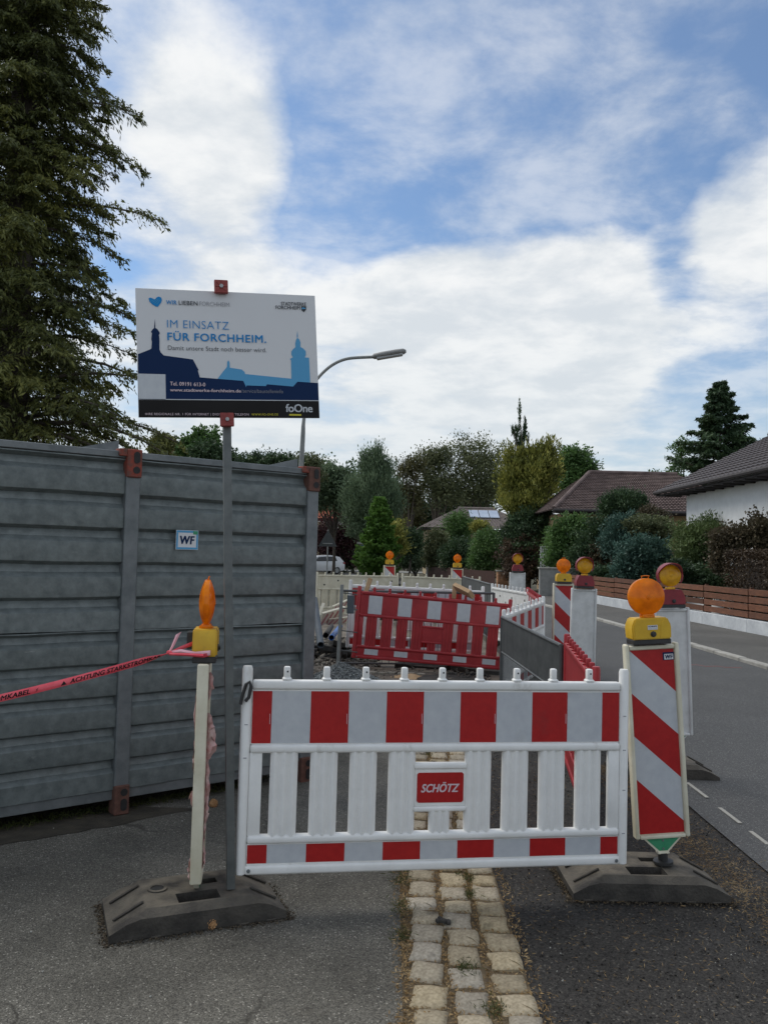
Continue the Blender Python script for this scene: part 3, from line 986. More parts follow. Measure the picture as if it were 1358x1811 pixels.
def make_barrier(name, label, body, foil, group, mtx, logo=False, mini=False, off=0):
    root = thing(name, label, 'barrier', group=group, mtx=mtx)
    for x in (.026, LB - .026):
        MB().lathe([(.022, 0), (.026, .004), (.026, .985), (.021, 1.0), (0.0001, 1.0)], 16, Matrix.Translation((x, 0, 0))).build('end_post', body, root, 40)
    kn = MB().box((0, 0, .03), (.033, .033, .06), .008, 2).box((0, 0, -.001), (.046, .044, .016), .006).mesh('knob', body, 40)
    hb = MB().lathe([(.0045, 0), (.0045, .004)], 8, Matrix.Rotation(math.pi / 2, 4, 'X')).mesh('knob_hole', 'hole')
    for i in range(9):
        o = link('knob', kn, root); o.location = (LB / 2 + (i - 4) * .1985, 0, .94)
        if i % 2 == 0 and body == 'white':
            q = link('knob_hole', hb, o); q.location = (.002, -.0145, .036)
    round_rail(.888, .934, .052, LB - .052, .046).build('top_rail', body, root, 40)
    round_rail(.580, .622, .052, LB - .052, .052, .014).build('middle_rail', body, root, 40)
    round_rail(.146, .186, .052, LB - .052, .052, .014).build('lower_rail', body, root, 40)
    round_rail(.0, .044, .046, LB - .046, .048, .012).build('bottom_rail', body, root, 40)
    MB().box((LB / 2, 0, .755), (LB - .104, .022, .268), .003).build('upper_board', body, root)
    MB().box((LB / 2, 0, .095), (LB - .104, .024, .104), .003).build('lower_board', body, root)
    sl_ = MB().prism(slat_prof(.136), .182, .584).mesh('slat', body, 50)
    for k in (1, 2, 3, 4):
        for s in (-1, 1):
            o = link('slat', sl_, root); o.location = (LB / 2 + s * k * .1985, 0, 0)
    for s in (-1, 1):
        MB().box((LB / 2 + s * (LB / 2 - .082), 0, .383), (.062, .030, .402), .006, 2).build('slat', body, root, 40)
    # logo window in the middle
    MB().box((LB / 2, 0, .528 - .018), (.274, .042, .030), .009, 3).build('window_rail', body, root, 40)
    MB().box((LB / 2, 0, .298), (.274, .042, .026), .009, 3).build('window_rail', body, root, 40)
    MB().box((LB / 2, 0, .404), (.264, .026, .186), .003).build('name_plate', body, root)
    o = MB().prism(slat_prof(.105), .182, .288).build('slat', body, root, 50); o.location = (LB / 2, 0, 0)
    # foil fields
    if foil:
        u = .192; x = LB / 2 - 5 * u
        edges = [x, x + u / 2] + [x + u / 2 + u * k for k in range(1, 10)] + [x + 10 * u]
        for i in range(11):
            red = i % 2 == 0
            a, b = edges[i], edges[i + 1]
            if foil == 'patch':
                if red: continue
                mt_ = 'whitefoil'; nm = 'white_field'; a += .008; b -= .008
            elif foil == 'rw':
                mt_ = 'redfoil' if red else 'whitefoil'; nm = 'red_field' if red else 'white_field'
            for (z0, z1) in ((.627, .880), (.053, .141)):
                if foil == 'patch' and z0 < .1: z0 += .006; z1 -= .004
                t = -.0118 - (.0 if red else .0002) if z0 > .2 else -.0128 - (.0 if red else .0002)
                MB().box(((a + b) / 2, t, (z0 + z1) / 2), (b - a - .001, .0012, z1 - z0)).build(nm, mt_, root, 0)
    if logo:
        pl = [(-.121, -.066), (-.112, -.074), (.112, -.074), (.121, -.066), (.121, .066), (.112, .074), (-.112, .074), (-.121, .066)]
        q = MB().prism(pl, -.0155, -.0135, 'y').build('logo_plate', 'redfoil', root, 0)
        q.location = (LB / 2, 0, .404)
        tm = text_mesh('SCHÖTZ', 'printpink', .035, .28, 1.0)
        link('lettering', remap(tm, lambda x, y, z: (-.100 + .200 * x, -.0164 - z, -.022 + .040 * y)), q)
    # screws in the bottom corners
    sc = MB().lathe([(.009, 0), (.009, .004), (.006, .006)], 12, Matrix.Rotation(math.pi / 2, 4, 'X')).mesh('screw', 'galvpost')
    for x in (.065, LB - .065):
        o = link('screw', sc, root); o.location = (x, -.024, .022)
    return root


def bar_mtx(p0, p1, up=(0, 0, 1)):
    return frame(Vector(p0), Vector(p1) - Vector(p0), up)


GB = 'crowd barriers fencing the road works'
p0 = at(415, 1547, 4.12); p1 = at(1107, 1527, 4.43)
near = make_barrier('white_barrier', 'white plastic barrier with red fields and red name plate, nearest of all', 'white', 'rw', GB,
                    bar_mtx(p0, p1, at(416, 1188, 4.12) - p0), logo=True)
near.scale = ((p1 - p0).length / LB, 1, 1.0)
# small moulded marks and embossed labels on the end posts, black loop at the top left
lp = MB().tube([(.0, -.0, .0), (.012, -.004, .02), (.012, -.006, .075), (.0, -.006, .095), (-.014, -.004, .08), (-.020, 0, .02), (-.02, 0, -.02)], .0085, 8).build('rubber_loop', 'black', near)
lp.location = (.02, -.036, .835); lp.rotation_euler = (0, .18, 0)
pm = MB().box((0, 0, 0), (.016, .003, .004), .0005).mesh('moulded_mark', 'printgrey')
for (x, z) in ((LB - .03, .76), (LB - .03, .585), (LB - .03, .38), (LB - .03, .16), (.028, .72), (.028, .56)):
    o = link('moulded_mark', pm, near); o.location = (x, -.026, z)
fp = MB().box((0, 0, 0), (.0022, .0008, .05)).mesh('foil_print', 'printpink', 0)
for k in range(5):
    o = link('foil_print', fp, near); o.location = (LB / 2 - 5 * .192 + .096 + .192 * 2 * k - .008, -.0128, .745)

red0 = make_barrier('red_barrier', 'large red plastic barrier with five white fields, crossing the dug up footway', 'redplastic', 'patch', GB,
                    bar_mtx(at(621, 1163, 11.6), at(896, 1186, 11.75), at(631, 1037, 11.6) - at(621, 1163, 11.6)))
red0.scale = ((at(896, 1186, 11.75) - at(621, 1163, 11.6)).length / LB, 1, .99)
clone(red0, 'red barrier seen edge on along the road, behind the nearest striped beacon', bar_mtx((1.262, 4.92, .12), (1.52, 6.85, .13)))
clone(red0, 'short looking red barrier far up, between two white barriers', bar_mtx((2.36, 13.6, .27), (2.19, 11.75, .24)))
strip0 = make_barrier('white_barrier', 'white barrier with red fields standing askew behind the mesh fence', 'white', 'rw', GB,
                      bar_mtx((1.41, 9.66, .145), (2.22, 11.5, .225)))
clone(strip0, 'white barrier with red fields half hidden behind the large red barrier', bar_mtx((-.52, 12.45, .36), (1.58, 12.55, .30)))
plain0 = make_barrier('white_barrier', 'plain white barrier with holes, far up beside the road', 'backwhite', None, GB,
                      bar_mtx((2.02, 15.45, .26), (2.34, 13.55, .25)))
cream0 = make_barrier('white_barrier', 'yellowed white barrier across the far end, nearer the container', 'cream', None, GB,
                      bar_mtx((-1.55, 19.6, .30), (.42, 20.2, .30)))
clone(cream0, 'yellowed white barrier across the far end, nearer the road', bar_mtx((.44, 20.2, .30), (2.02, 20.6, .26)))
bh = MB().lathe([(.02, 0), (.02, .004)], 8, Matrix.Rotation(math.pi / 2, 4, 'X')).mesh('bolt_hole', 'hole')
for rt in (plain0, cream0):
    for k in range(6):
        o = link('bolt_hole', bh, rt); o.location = (.2 + k * .33, -.012, .70 + (.1 if k % 2 else 0))


# black recycled feet -------------------------------------------------
def make_foot(name, label, loc, rz, group='black rubber beacon feet'):
    root = thing(name, label, 'beacon foot', loc, rz, group)
    # height over a grid that follows the moulded edges
    e = .002
    def lines(bps):
        out_ = []
        for b in bps: out_ += [b - e, b + e]
        return out_
    xs = sorted(set([round(v, 4) for v in [-.405, .405, -.33, .33, -.27, .27, -.2, .2] + lines([-.24, .24, -.095, .095, .015, .115])]))
    ys = sorted(set([round(v, 4) for v in [-.21, .21, -.175, .175] + lines([-.158, -.055, .03, .085])]))

    def h(x, y):
        ax = abs(x)
        z = .122
        if ax > .24: z = .122 - (ax - .24) / .165 * .085
        if abs(y) > .175: z = min(z, .122 - (abs(y) - .175) / .035 * .03)
        # carrying recess in front, sockets on top
        if -.095 < x < .095 and -.158 < y < -.055: z = .045
        if .015 < x < .115 and .03 < y < .085: z = .03
        return z
    V = [(x, y, h(x, y)) for x in xs for y in ys]
    k = len(ys); F = []
    for i in range(len(xs) - 1):
        for j in range(k - 1):
            F.append((i * k + j, (i + 1) * k + j, (i + 1) * k + j + 1, i * k + j + 1))
    n0 = len(V)
    # skirt
    rim = [(i, 0) for i in range(len(xs))] + [(len(xs) - 1, j) for j in range(1, k)] + [(i, k - 1) for i in range(len(xs) - 2, -1, -1)] + [(0, j) for j in range(k - 2, 0, -1)]
    for (i, j) in rim:
        V.append((xs[i] * 1.0, ys[j], .004))
    for q in range(len(rim)):
        a = rim[q]; b = rim[(q + 1) % len(rim)]
        F.append((a[0] * k + a[1], n0 + q, n0 + (q + 1) % len(rim), b[0] * k + b[1]))
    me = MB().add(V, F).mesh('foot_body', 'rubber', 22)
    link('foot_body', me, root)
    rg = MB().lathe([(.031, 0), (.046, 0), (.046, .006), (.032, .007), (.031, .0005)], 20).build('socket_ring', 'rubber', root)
    rg.location = (-.17, .03, .1225)
    o = MB().lathe([(.031, 0), (.031, .003)], 16).build('socket', 'hole', root); o.location = (-.17, .03, .1225)
    o = MB().box((0, 0, 0), (.095, .05, .004)).build('socket', 'hole', root); o.location = (.065, .0575, .046)
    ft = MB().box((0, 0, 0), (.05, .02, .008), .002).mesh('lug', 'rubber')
    for s in (-1, 1):
        for x in (-.33, -.2, .2, .33):
            o = link('lug', ft, root); o.location = (x, s * .205, .006)
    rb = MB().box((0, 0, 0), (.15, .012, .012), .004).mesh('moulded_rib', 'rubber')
    for s in (-1, 1):
        for y in (-.10, .10):
            o = link('moulded_rib', rb, root); o.location = (s * .315, y, .092); o.rotation_euler = (0, s * .475, 0)
    return root


GF = 'black rubber beacon feet'
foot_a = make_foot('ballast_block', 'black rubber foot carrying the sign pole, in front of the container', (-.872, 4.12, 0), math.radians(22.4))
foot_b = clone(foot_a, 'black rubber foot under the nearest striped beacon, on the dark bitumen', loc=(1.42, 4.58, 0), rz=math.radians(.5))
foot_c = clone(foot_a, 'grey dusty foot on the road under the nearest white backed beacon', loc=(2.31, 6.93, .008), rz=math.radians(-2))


pts = []
for (cx, cy, rz) in ((-.872, 4.12, math.radians(22.4)), (1.42, 4.58, 0)):
    for k in range(1500):
        u = R.uniform(-.43, .43); v_ = R.uniform(-.235, .235)
        if R.random() < .5: u = math.copysign(.405 + abs(R.gauss(0, .02)), u)
        else: v_ = math.copysign(.212 + abs(R.gauss(0, .02)), v_)
        x = cx + u * math.cos(rz) - v_ * math.sin(rz); y = cy + u * math.sin(rz) + v_ * math.cos(rz)
        pts.append((x, y, .003))
M['grit'] = leafmat('brown_grit', [(.035, .028, .02), (.09, .07, .048), (.16, .13, .09)], 0, .9, 5, 0)
crumbs('grit', 'brown grit gathered around the black rubber feet', 'gravel', 'grit', pts, .003, .011)

# ---------------------------------------------------------------- beacons and lamps
def clip(poly, a, b, c):
    """keep a*x+b*z<=c"""
    out_ = []
    for i in range(len(poly)):
        p, q = poly[i], poly[(i + 1) % len(poly)]
        dp = a * p[0] + b * p[1] - c; dq = a * q[0] + b * q[1] - c
        if dp <= 0: out_.append(p)
        if dp * dq < 0:
            t = dp / (dp - dq)
            out_.append((p[0] + (q[0] - p[0]) * t, p[1] + (q[1] - p[1]) * t))
    return out_


def make_beacon(label, body, mtx, foil=True, group='beacons along the road works'):
    root = thing('beacon', label, 'beacon', group=group, mtx=mtx)
    W, H, T = .298, 1.035, .055
    for s in (-1, 1):
        MB().box((s * (W / 2 - .012), 0, H / 2), (.024, T, H), .010, 3).build('side_rim', body, root, 40)
    MB().box((0, 0, .010), (W - .05, T, .020), .006, 2).build('bottom_rim', body, root, 40)
    MB().box((0, 0, H - .020), (W - .05, T * .9, .020), .004, 2).build('top_rim', body, root, 40)
    MB().box((0, .004, H / 2), (W - .044, .024, H - .04), 0).build('panel', body, root, 0)
    if foil:
        x0, x1, z0, z1 = -W / 2 + .027, W / 2 - .027, .024, H - .034
        rect = [(x0, z0), (x1, z0), (x1, z1), (x0, z1)]
        # slanting fields, falling to the lower right, edges at x + z = const
        per = .25
        c0 = x0 + z1
        k = 0
        c = c0 + .25
        # field boundaries measured down the left edge
        cuts = [c0 + .30, c0, c0 - .243, c0 - .486, c0 - .729, c0 - 1.3]
        for k in range(len(cuts) - 1):
            hi_, lo_ = cuts[k], cuts[k + 1]
            poly = clip(clip(rect, 1, 1.06, hi_ * 1.0 + .06 * z1 - .0), -1, -1.06, -(lo_ + .06 * z1))
            if len(poly) >= 3:
                rd = k % 2 == 0
                MB().prism(poly, -.0105, -.0092, 'y').build('red_field' if rd else 'white_field', 'redfoil' if rd else 'whitefoil', root, 0)
    # tapering coupling piece and stem below
    MB().prism([(-.105, .0), (.105, .0), (.028, -.075), (-.028, -.075)], -.012, .012, 'y').build('coupling', body, root, 0)
    MB().prism([(-.088, -.003), (.088, -.003), (.022, -.066), (-.022, -.066)], -.0145, -.0125, 'y').build('coupling_face', 'green', root, 0)
    for z in (-.012, -.055):
        MB().lathe([(.006, 0), (.006, .004)], 8, Matrix.Translation((.0, -.0145, z)) @ Matrix.Rotation(math.pi / 2, 4, 'X')).build('screw', 'galvpost', root)
    MB().box((0, 0, -.078), (.062, .04, .012), .003).build('collar', body, root)
    MB().lathe([(.025, -.17), (.025, -.08)], 14).build('stem', 'black', root)
    MB().lathe([(.052, -.135), (.052, -.122), (.03, -.118)], 20).build('stem_ring', 'black', root)
    return root


def make_lamp(label, kind, mtx, text=False, group='warning lamps on the beacons'):
    root = thing('warning_lamp', label, 'warning lamp', group=group, mtx=mtx)
    red = kind == 'red'
    body = 'lampred' if red else 'yellow'
    lens = 'yellens' if red else 'amber'
    MB().box((0, 0, .014), (.208, .112, .028), .004).build('base', 'black', root)
    pr = [(-.106, .028), (.106, .028), (.108, .10), (.088, .142), (-.088, .142), (-.108, .10)] if not red else [(-.106, .028), (.106, .028), (.104, .085), (.075, .150), (-.075, .150), (-.104, .085)]
    bm_ = MB().prism(pr, -.058, .058, 'y')
    me = bm_.mesh('housing', body, 0)
    bm = bmesh.new(); bm.from_mesh(me)
    bmesh.ops.bevel(bm, geom=bm.edges[:], offset=.006, segments=2, affect='EDGES')
    bm.to_mesh(me); bm.free()
    me.polygons.foreach_set('use_smooth', [True] * len(me.polygons)); me.set_sharp_from_angle(angle=.6)
    link('housing', me, root)
    if not red:
        for s in (-1, 1):
            pl = [(s * .092, .034), (s * .045, .034), (s * .05, .10), (s * .06, .122), (s * .082, .128), (s * .094, .10)]
            MB().prism(pl, -.0605, -.057, 'y').build('side_panel', body, root, 0)
    kb = MB().lathe([(.016, 0), (.016, .006), (.010, .007), (.009, .014), (0.0001, .014)], 8, Matrix.Translation((.006, -.058, .056)) @ Matrix.Rotation(math.pi / 2, 4, 'X')).build('lock', 'black', root)
    if text:
        lb = MB().box((.004, -.0595, .092), (.054, .002, .024)).build('label', 'signwhite', root, 0)
        tm = text_mesh('SCHRAML', 'navy', .03)
        link('lettering', remap(tm, lambda x, y, z: (.004 - .024 + .048 * x, -.0611 - z, .094 + .007 * y)), lb)
        tm = text_mesh('SIGNAL TECHNIK', 'printgrey', .0)
        link('lettering', remap(tm, lambda x, y, z: (.004 - .024 + .048 * x, -.0611 - z, .084 + .004 * y)), lb)
    z0 = .142 if not red else .150
    MB().box((0, 0, z0 + .008), (.070, .05, .022), .006, 2).build('neck', lens, root, 40)
    MB().lathe([(.030, z0 - .001), (.036, z0 + .002), (.034, z0 + .010), (.022, z0 + .014)], 20).build('lens_flange', lens, root, 40)
    Rr = .100; cz = z0 + .012 + Rr
    prof = []
    for i in range(23):
        r = Rr * i / 22
        yv = .037 - .026 * (r / Rr) ** 2.2 + (.0016 if i % 2 else 0)
        prof.append((max(r, .0001), yv))
    front = [(r, h) for r, h in prof]
    full = front + [(Rr * 1.0, 0.0)] + [(r, -h) for r, h in reversed(front)]
    T = Matrix.Translation((0, 0, cz)) @ Matrix.Rotation(math.pi / 2, 4, 'X')
    if red: full = [(r * .9, h) for r, h in full]
    MB().lathe(full, 40, T).build('lens', lens, root, 40)
    MB().lathe([(.014, .036), (.012, .041), (.0001, .042)], 12, T).build('lens_boss', lens, root)
    if red:
        hood = []
        n = 40
        V = []; F = []
        for i in range(n + 1):
            a = math.radians(-35 + 250 * i / n)
            for (r, y_) in ((.096, .03), (.096, -.085 * max(.2, math.sin(max(0.0, min(math.pi, a)))) if 0 < a < math.pi else -.02), (.104, -.085 * max(.2, math.sin(max(0.0, min(math.pi, a)))) if 0 < a < math.pi else -.02), (.104, .03)):
                V.append((r * math.cos(a), y_, cz + r * math.sin(a)))
        for i in range(n):
            for j in range(4):
                F.append((i * 4 + j, i * 4 + (j + 1) % 4, (i + 1) * 4 + (j + 1) % 4, (i + 1) * 4 + j))
        MB().add(V, F).build('hood', body, root, 40)
    else:
        tz_ = cz + Rr
        MB().tube([(-.016, 0, tz_ - .004), (-.022, -.006, tz_ + .012), (.0, -.007, tz_ + .014), (.022, -.006, tz_ + .012), (.016, 0, tz_ - .004)], .0028, 6).build('hanger', lens, root)
    return root


def stand(base, top, xdir):
    """panel frame: bottom middle at base, up towards top"""
    z = (Vector(top) - Vector(base)).normalized()
    return frame_z(Vector(base), xdir, z)


def on_top(mtx, h=1.033):
    return mtx @ Matrix.Translation((0, 0, h))


GBk = 'beacons along the road works'
mb = stand(at(1170, 1481, 4.56), at(1150, 1144, 4.56), (1, .06, 0))
beac = make_beacon('red and white striped beacon nearest to us, with white blue sticker', 'cream', mb)
stk = MB().box((.092, -.0115, .962), (.062, .0016, .042)).build('sticker', 'navy', beac, 0)
MB().box((.093, -.0128, .959), (.050, .0012, .030)).build('sticker_field', 'signwhite', stk, 0)
tm = text_mesh('WF', 'navy', .05, 0, 1.1)
link('lettering', remap(tm, lambda x, y, z: (.072 + .042 * x, -.0138 - z, .9485 + .021 * y)), stk)
lamp_y = make_lamp('amber lamp with yellow box on the nearest striped beacon', 'yellow', on_top(mb) @ Matrix.Translation((-.008, 0, 0)), True)

bk = make_beacon('plain white beacon back with red lamp, standing just behind the nearest striped beacon', 'backwhite', stand(at(1192, 1301, 6.86), at(1186, 1080, 6.86), (1, .04, 0)), foil=False)
m2 = bk.matrix_basis
lamp_r = make_lamp('red cased lamp with yellow lens just behind the nearest amber lamp', 'red', on_top(m2))

m3 = stand((2.32, 9.7, .375), (2.335, 9.7, 1.4), (1, .05, 0))
clone(bk, 'plain white beacon back standing before a striped beacon, past the mesh fence', m3)
clone(lamp_r, 'red cased lamp with dull yellow lens right beside the second amber lamp', on_top(m3))
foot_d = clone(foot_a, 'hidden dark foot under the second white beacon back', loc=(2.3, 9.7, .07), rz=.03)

sb = make_beacon('red and white striped beacon half hidden by a white beacon back', 'cream', stand((2.57, 11.9, .36), (2.57, 11.9, 1.4), (1, .03, 0)))
lamp_y2 = make_lamp('amber lamp with yellow box peeping out beside a red cased lamp', 'yellow', on_top(sb.matrix_basis))
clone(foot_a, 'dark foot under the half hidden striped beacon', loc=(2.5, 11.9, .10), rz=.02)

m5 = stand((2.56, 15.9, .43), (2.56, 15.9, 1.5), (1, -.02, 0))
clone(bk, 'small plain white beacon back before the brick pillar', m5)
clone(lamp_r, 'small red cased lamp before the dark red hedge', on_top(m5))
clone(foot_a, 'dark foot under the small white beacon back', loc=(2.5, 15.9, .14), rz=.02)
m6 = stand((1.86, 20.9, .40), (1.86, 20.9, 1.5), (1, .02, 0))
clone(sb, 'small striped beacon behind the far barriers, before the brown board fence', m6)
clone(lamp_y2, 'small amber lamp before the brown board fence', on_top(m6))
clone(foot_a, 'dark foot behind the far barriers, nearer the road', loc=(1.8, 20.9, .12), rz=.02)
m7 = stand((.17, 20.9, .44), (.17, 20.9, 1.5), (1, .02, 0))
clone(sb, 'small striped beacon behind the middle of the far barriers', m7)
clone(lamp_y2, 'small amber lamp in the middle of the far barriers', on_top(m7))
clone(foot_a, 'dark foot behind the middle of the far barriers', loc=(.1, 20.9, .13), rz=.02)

# ---- the beacon seen edge on, left
e0 = at(349, 1546, 4.16); e1 = at(363, 1158, 4.16)
me_ = stand(e0, e1, (-.155, 1, 0))
eb = make_beacon('narrow edge of an old cream beacon with peeling foil, beside the sign pole', 'cream', me_, foil=True)
lamp_e = make_lamp('amber lamp seen from its narrow side beside the sign pole', 'yellow', on_top(me_) @ Matrix.Diagonal((1, 1, 1.13, 1)))
kx = MB().box((0, .075, .09), (.05, .03, .075), .004).build('battery_latch', 'black', lamp_e)
# loose scraps of foil on the sides
fl = MB()
for (z, w_, h_, s) in ((.93, .03, .13, -1), (.74, .045, .12, -1), (.66, .05, .16, -1), (.42, .025, .2, -1), (.33, .03, .10, -1), (.55, .02, .3, -1), (.12, .016, .1, -1), (.80, .012, .2, 1), (.40, .02, .07, 1), (.07, .014, .09, 1), (.6, .01, .15, 1), (.22, .012, .12, -1)):
    n = 7; V = []; F = []
    yb = s * .026
    for i in range(n + 1):
        zz = z - h_ / 2 + h_ * i / n
        ww = w_ * (.35 + .65 * math.sin(math.pi * i / n)) * R.uniform(.6, 1.25)
        V += [(-.12, yb, zz), (-.135 + R.uniform(-.02, .02), yb + s * ww * .55, zz + R.uniform(-.004, .004)), (-.12 + R.uniform(-.03, .03), yb + s * ww, zz + R.uniform(-.008, .008))]
    for i in range(n):
        for j in range(2):
            F.append((i * 3 + j, i * 3 + j + 1, i * 3 + j + 4, i * 3 + j + 3))
    fl.add(V, F)
fl.build('peeling_foil', 'foilscrap', eb, 60)

# ---------------------------------------------------------------- sign on a pole
pole_b = at(408, 1572, 4.10); pole_t = at(399.5, 530, 4.085)
zdir = (pole_t - pole_b).normalized()
pm_ = frame_z(pole_b, (1, .28, 0), zdir)
sign = thing('site_sign', 'blue white information board for the town works on a grey square pole', 'sign', mtx=pm_)
PL = (pole_t - pole_b).length
MB().box((0, 0, PL / 2), (.040, .040, PL), .005, 2).build('pole', 'pole', sign)
TL, TR, BL, BR = at(233, 508, 3.93), at(553, 522, 4.16), at(245, 738, 3.93), at(563.5, 739, 4.16)
inv = pm_.inverted()
bm_ = frame(BL, TR - TL, TL - BL)
SW = ((TR - TL).length + (BR - BL).length) / 2; SH = ((TL - BL).length + (TR - BR).length) / 2
board = MB().box((SW / 2, .0035, SH / 2), (SW, .005, SH), .001).build('board', 'signwhite', sign, 0)
board.matrix_basis = inv @ bm_
quad = [(48, 104), (1260, 157), (1300, 972), (92, 975)]


def su(px, py):
    u, v = .5, .5
    for _ in range(12):
        def Q(u, v):
            a = [(1 - u) * (1 - v), u * (1 - v), u * v, (1 - u) * v]
            return sum(a[i] * quad[i][0] for i in range(4)), sum(a[i] * quad[i][1] for i in range(4))
        x, y = Q(u, v); e = 1e-4
        xu, yu = Q(u + e, v); xv, yv = Q(u, v + e)
        a, b, c, d = (xu - x) / e, (xv - x) / e, (yu - y) / e, (yv - y) / e
        det = a * d - b * c
        rx, ry = px - x, py - y
        u += (rx * d - b * ry) / det; v += (a * ry - c * rx) / det
    return u * SW, (1 - v) * SH


def print_poly(name, pts_, mt, layer, parent=board):
    q = [su(*p) for p in pts_]
    q = [(min(max(a, .0005), SW - .0005), min(max(b, .0005), SH - .0005)) for a, b in q]
    y1 = .001 - .0006 * layer
    V = [(a, y1 - .0012, b) for a, b in q]
    bm = bmesh.new()
    vs = [bm.verts.new(v) for v in V]
    bm.faces.new(vs)
    bm.normal_update()
    bmesh.ops.triangulate(bm, faces=bm.faces[:])
    me = bpy.data.meshes.new(name); bm.to_mesh(me); bm.free()
    me.materials.append(M[mt])
    return link(name, me, parent)


def print_text(txt, p, q, cap, mt, layer=6, bold=0.0, shear=0.0, space=1.0):
    a = su(*p); b = su(*q); c = su(p[0], p[1] - cap)
    ch = math.hypot(c[0] - a[0], c[1] - a[1])
    ax = (b[0] - a[0], b[1] - a[1]); ln = math.hypot(*ax)
    nx, nz = -ax[1] / ln, ax[0] / ln
    y1 = .001 - .0006 * layer - .0012
    tm = text_mesh(txt, mt, bold, shear, space)
    return link('lettering', remap(tm, lambda x, y, z: (a[0] + ax[0] * x + nx * ch * y, y1 - z, a[1] + ax[1] * x + nz * ch * y)), board)


print_poly('printed_panorama', [(600, 712), (632, 668), (655, 640), (660, 630), (660, 604), (667, 590), (676, 604), (678, 640), (758, 652), (778, 668), (782, 682), (1100, 712), (1096, 590), (1088, 580), (1108, 570), (1098, 552), (1098, 530), (1112, 512), (1126, 502), (1124, 478), (1130, 452), (1138, 440), (1134, 430), (1138, 392), (1142, 430), (1140, 440), (1152, 450), (1160, 470), (1160, 500), (1180, 510), (1198, 528), (1200, 552), (1192, 570), (1222, 572), (1222, 580), (1232, 740), (1232, 780), (600, 780)], 'skyblue', 1)
print_poly('printed_rooftops', [(78, 552), (150, 522), (162, 514), (164, 470), (160, 450), (163, 410), (156, 402), (166, 386), (176, 376), (180, 312), (184, 376), (196, 382), (206, 396), (214, 410), (208, 424), (212, 450), (214, 520), (222, 540), (242, 560), (432, 586), (472, 658), (466, 660), (480, 706), (770, 728), (790, 770), (793, 758), (924, 762), (932, 750), (1112, 764), (1142, 732), (1288, 740), (1295, 858), (88, 855)], 'navy', 2)
print_poly('printed_footer', [(88, 858), (1294, 860), (1300, 972), (92, 975)], 'printblack', 3)
print_poly('printed_line', [(262, 852), (1294, 855), (1294, 860), (262, 857)], 'whitefoil', 4)
print_poly('blank_field', [(80, 683), (256, 687), (263, 853), (90, 852)], 'whitefoil', 4)
print_poly('printed_heart', [(136, 176), (146, 170), (166, 178), (176, 184), (186, 170), (202, 163), (216, 170), (222, 186), (216, 206), (196, 234), (182, 230), (162, 218), (142, 198)], 'midblue', 2)
for k in range(4):
    print_poly('heart_stroke', [(146 + 14 * k, 196 + 6 * k), (186 + 8 * k, 176 + 4 * k), (187 + 8 * k, 178 + 4 * k), (148 + 14 * k, 199 + 6 * k)], 'skyblue', 3)
print_text('WIR', (250, 216), (319, 219), 28, 'midblue', bold=.016, space=1.05)
print_text('LIEBEN', (332, 219), (456, 224), 28, 'printdark', bold=.01, space=1.05)
print_text('FORCHHEIM', (469, 225), (668, 233), 29, 'printgrey', bold=-.005)
print_text('STADTWERKE', (1022, 222), (1198, 227), 23, 'printdark', bold=.012)
print_text('FORCHHEIM', (984, 247), (1156, 251), 23, 'printdark', bold=.012)
print_poly('printed_shield', [(1162, 228), (1198, 229), (1199, 250), (1183, 268), (1165, 254)], 'printdark', 2)
print_poly('printed_fish', [(1166, 240), (1176, 236), (1194, 242), (1196, 248), (1180, 246), (1168, 250)], 'skyblue', 3)
print_text('IM EINSATZ', (260, 374), (668, 387), 55, 'midblue', bold=-.012, space=1.05)
print_text('FÜR FORCHHEIM.', (264, 458), (922, 474), 52, 'midblue', bold=.016, space=1.08)
print_text('Damit unsere Stadt noch besser wird.', (269, 523), (924, 537), 30, 'printdark', bold=-.006)
print_text('Tel. 09191 613-0', (287, 761), (518, 767), 25, 'printpink', bold=.02)
print_text('www.stadtwerke-forchheim.de', (288, 801), (756, 806), 21, 'printpink', bold=.02)
print_text('/service/baustelleninfo', (759, 807), (1043, 810), 25, 'printgrey', bold=-.015)
print_text('IHRE REGIONALE NR. 1 FÜR INTERNET | DIGITAL TV | TELEFON', (135, 960), (811, 959), 15, 'printpink', bold=.004, space=1.15)
print_text('WWW.FO-ONE.DE', (829, 959), (1011, 957), 14, 'printyellow', bold=.004, space=1.1)
print_text('foOne', (1062, 933), (1250, 934), 52, 'whitefoil', bold=.022, space=.95)
print_poly('printed_bar', [(1087, 946), (1171, 947), (1171, 958), (1087, 957)], 'printyellow', 4)


def clampy(px, py, d, side):
    c = MB()
    V = []
    c.box((0, 0, 0), (.066, .022, .066), .004, 2)
    c.prism([(-.030, -.030), (.030, -.030), (.030, .030), (-.030, .030)], -.012, -.010, 'y')
    for k in range(8):
        a = math.pi * k / 4
        c.box((.018 * math.cos(a), -.0125, .018 * math.sin(a)), (.024, .004, .0035), rot=Matrix.Rotation(-a, 3, 'Y'))
    o = c.build('board_clamp', 'clampred', sign)
    o.matrix_basis = inv @ frame(at(px, py, d), TR - TL, TL - BL)
    MB().lathe([(.010, 0), (.010, .007)], 6, Matrix.Translation((0, -.014, 0)) @ Matrix.Rotation(math.pi / 2, 4, 'X')).build('bolt', 'steel', o, 0)
    MB().box((0, .03, 0), (.052, .05, .058), .004).build('clamp_back', 'clampred', o)


clampy(391, 507, 4.02, 1)
clampy(401.5, 742, 4.02, 1)

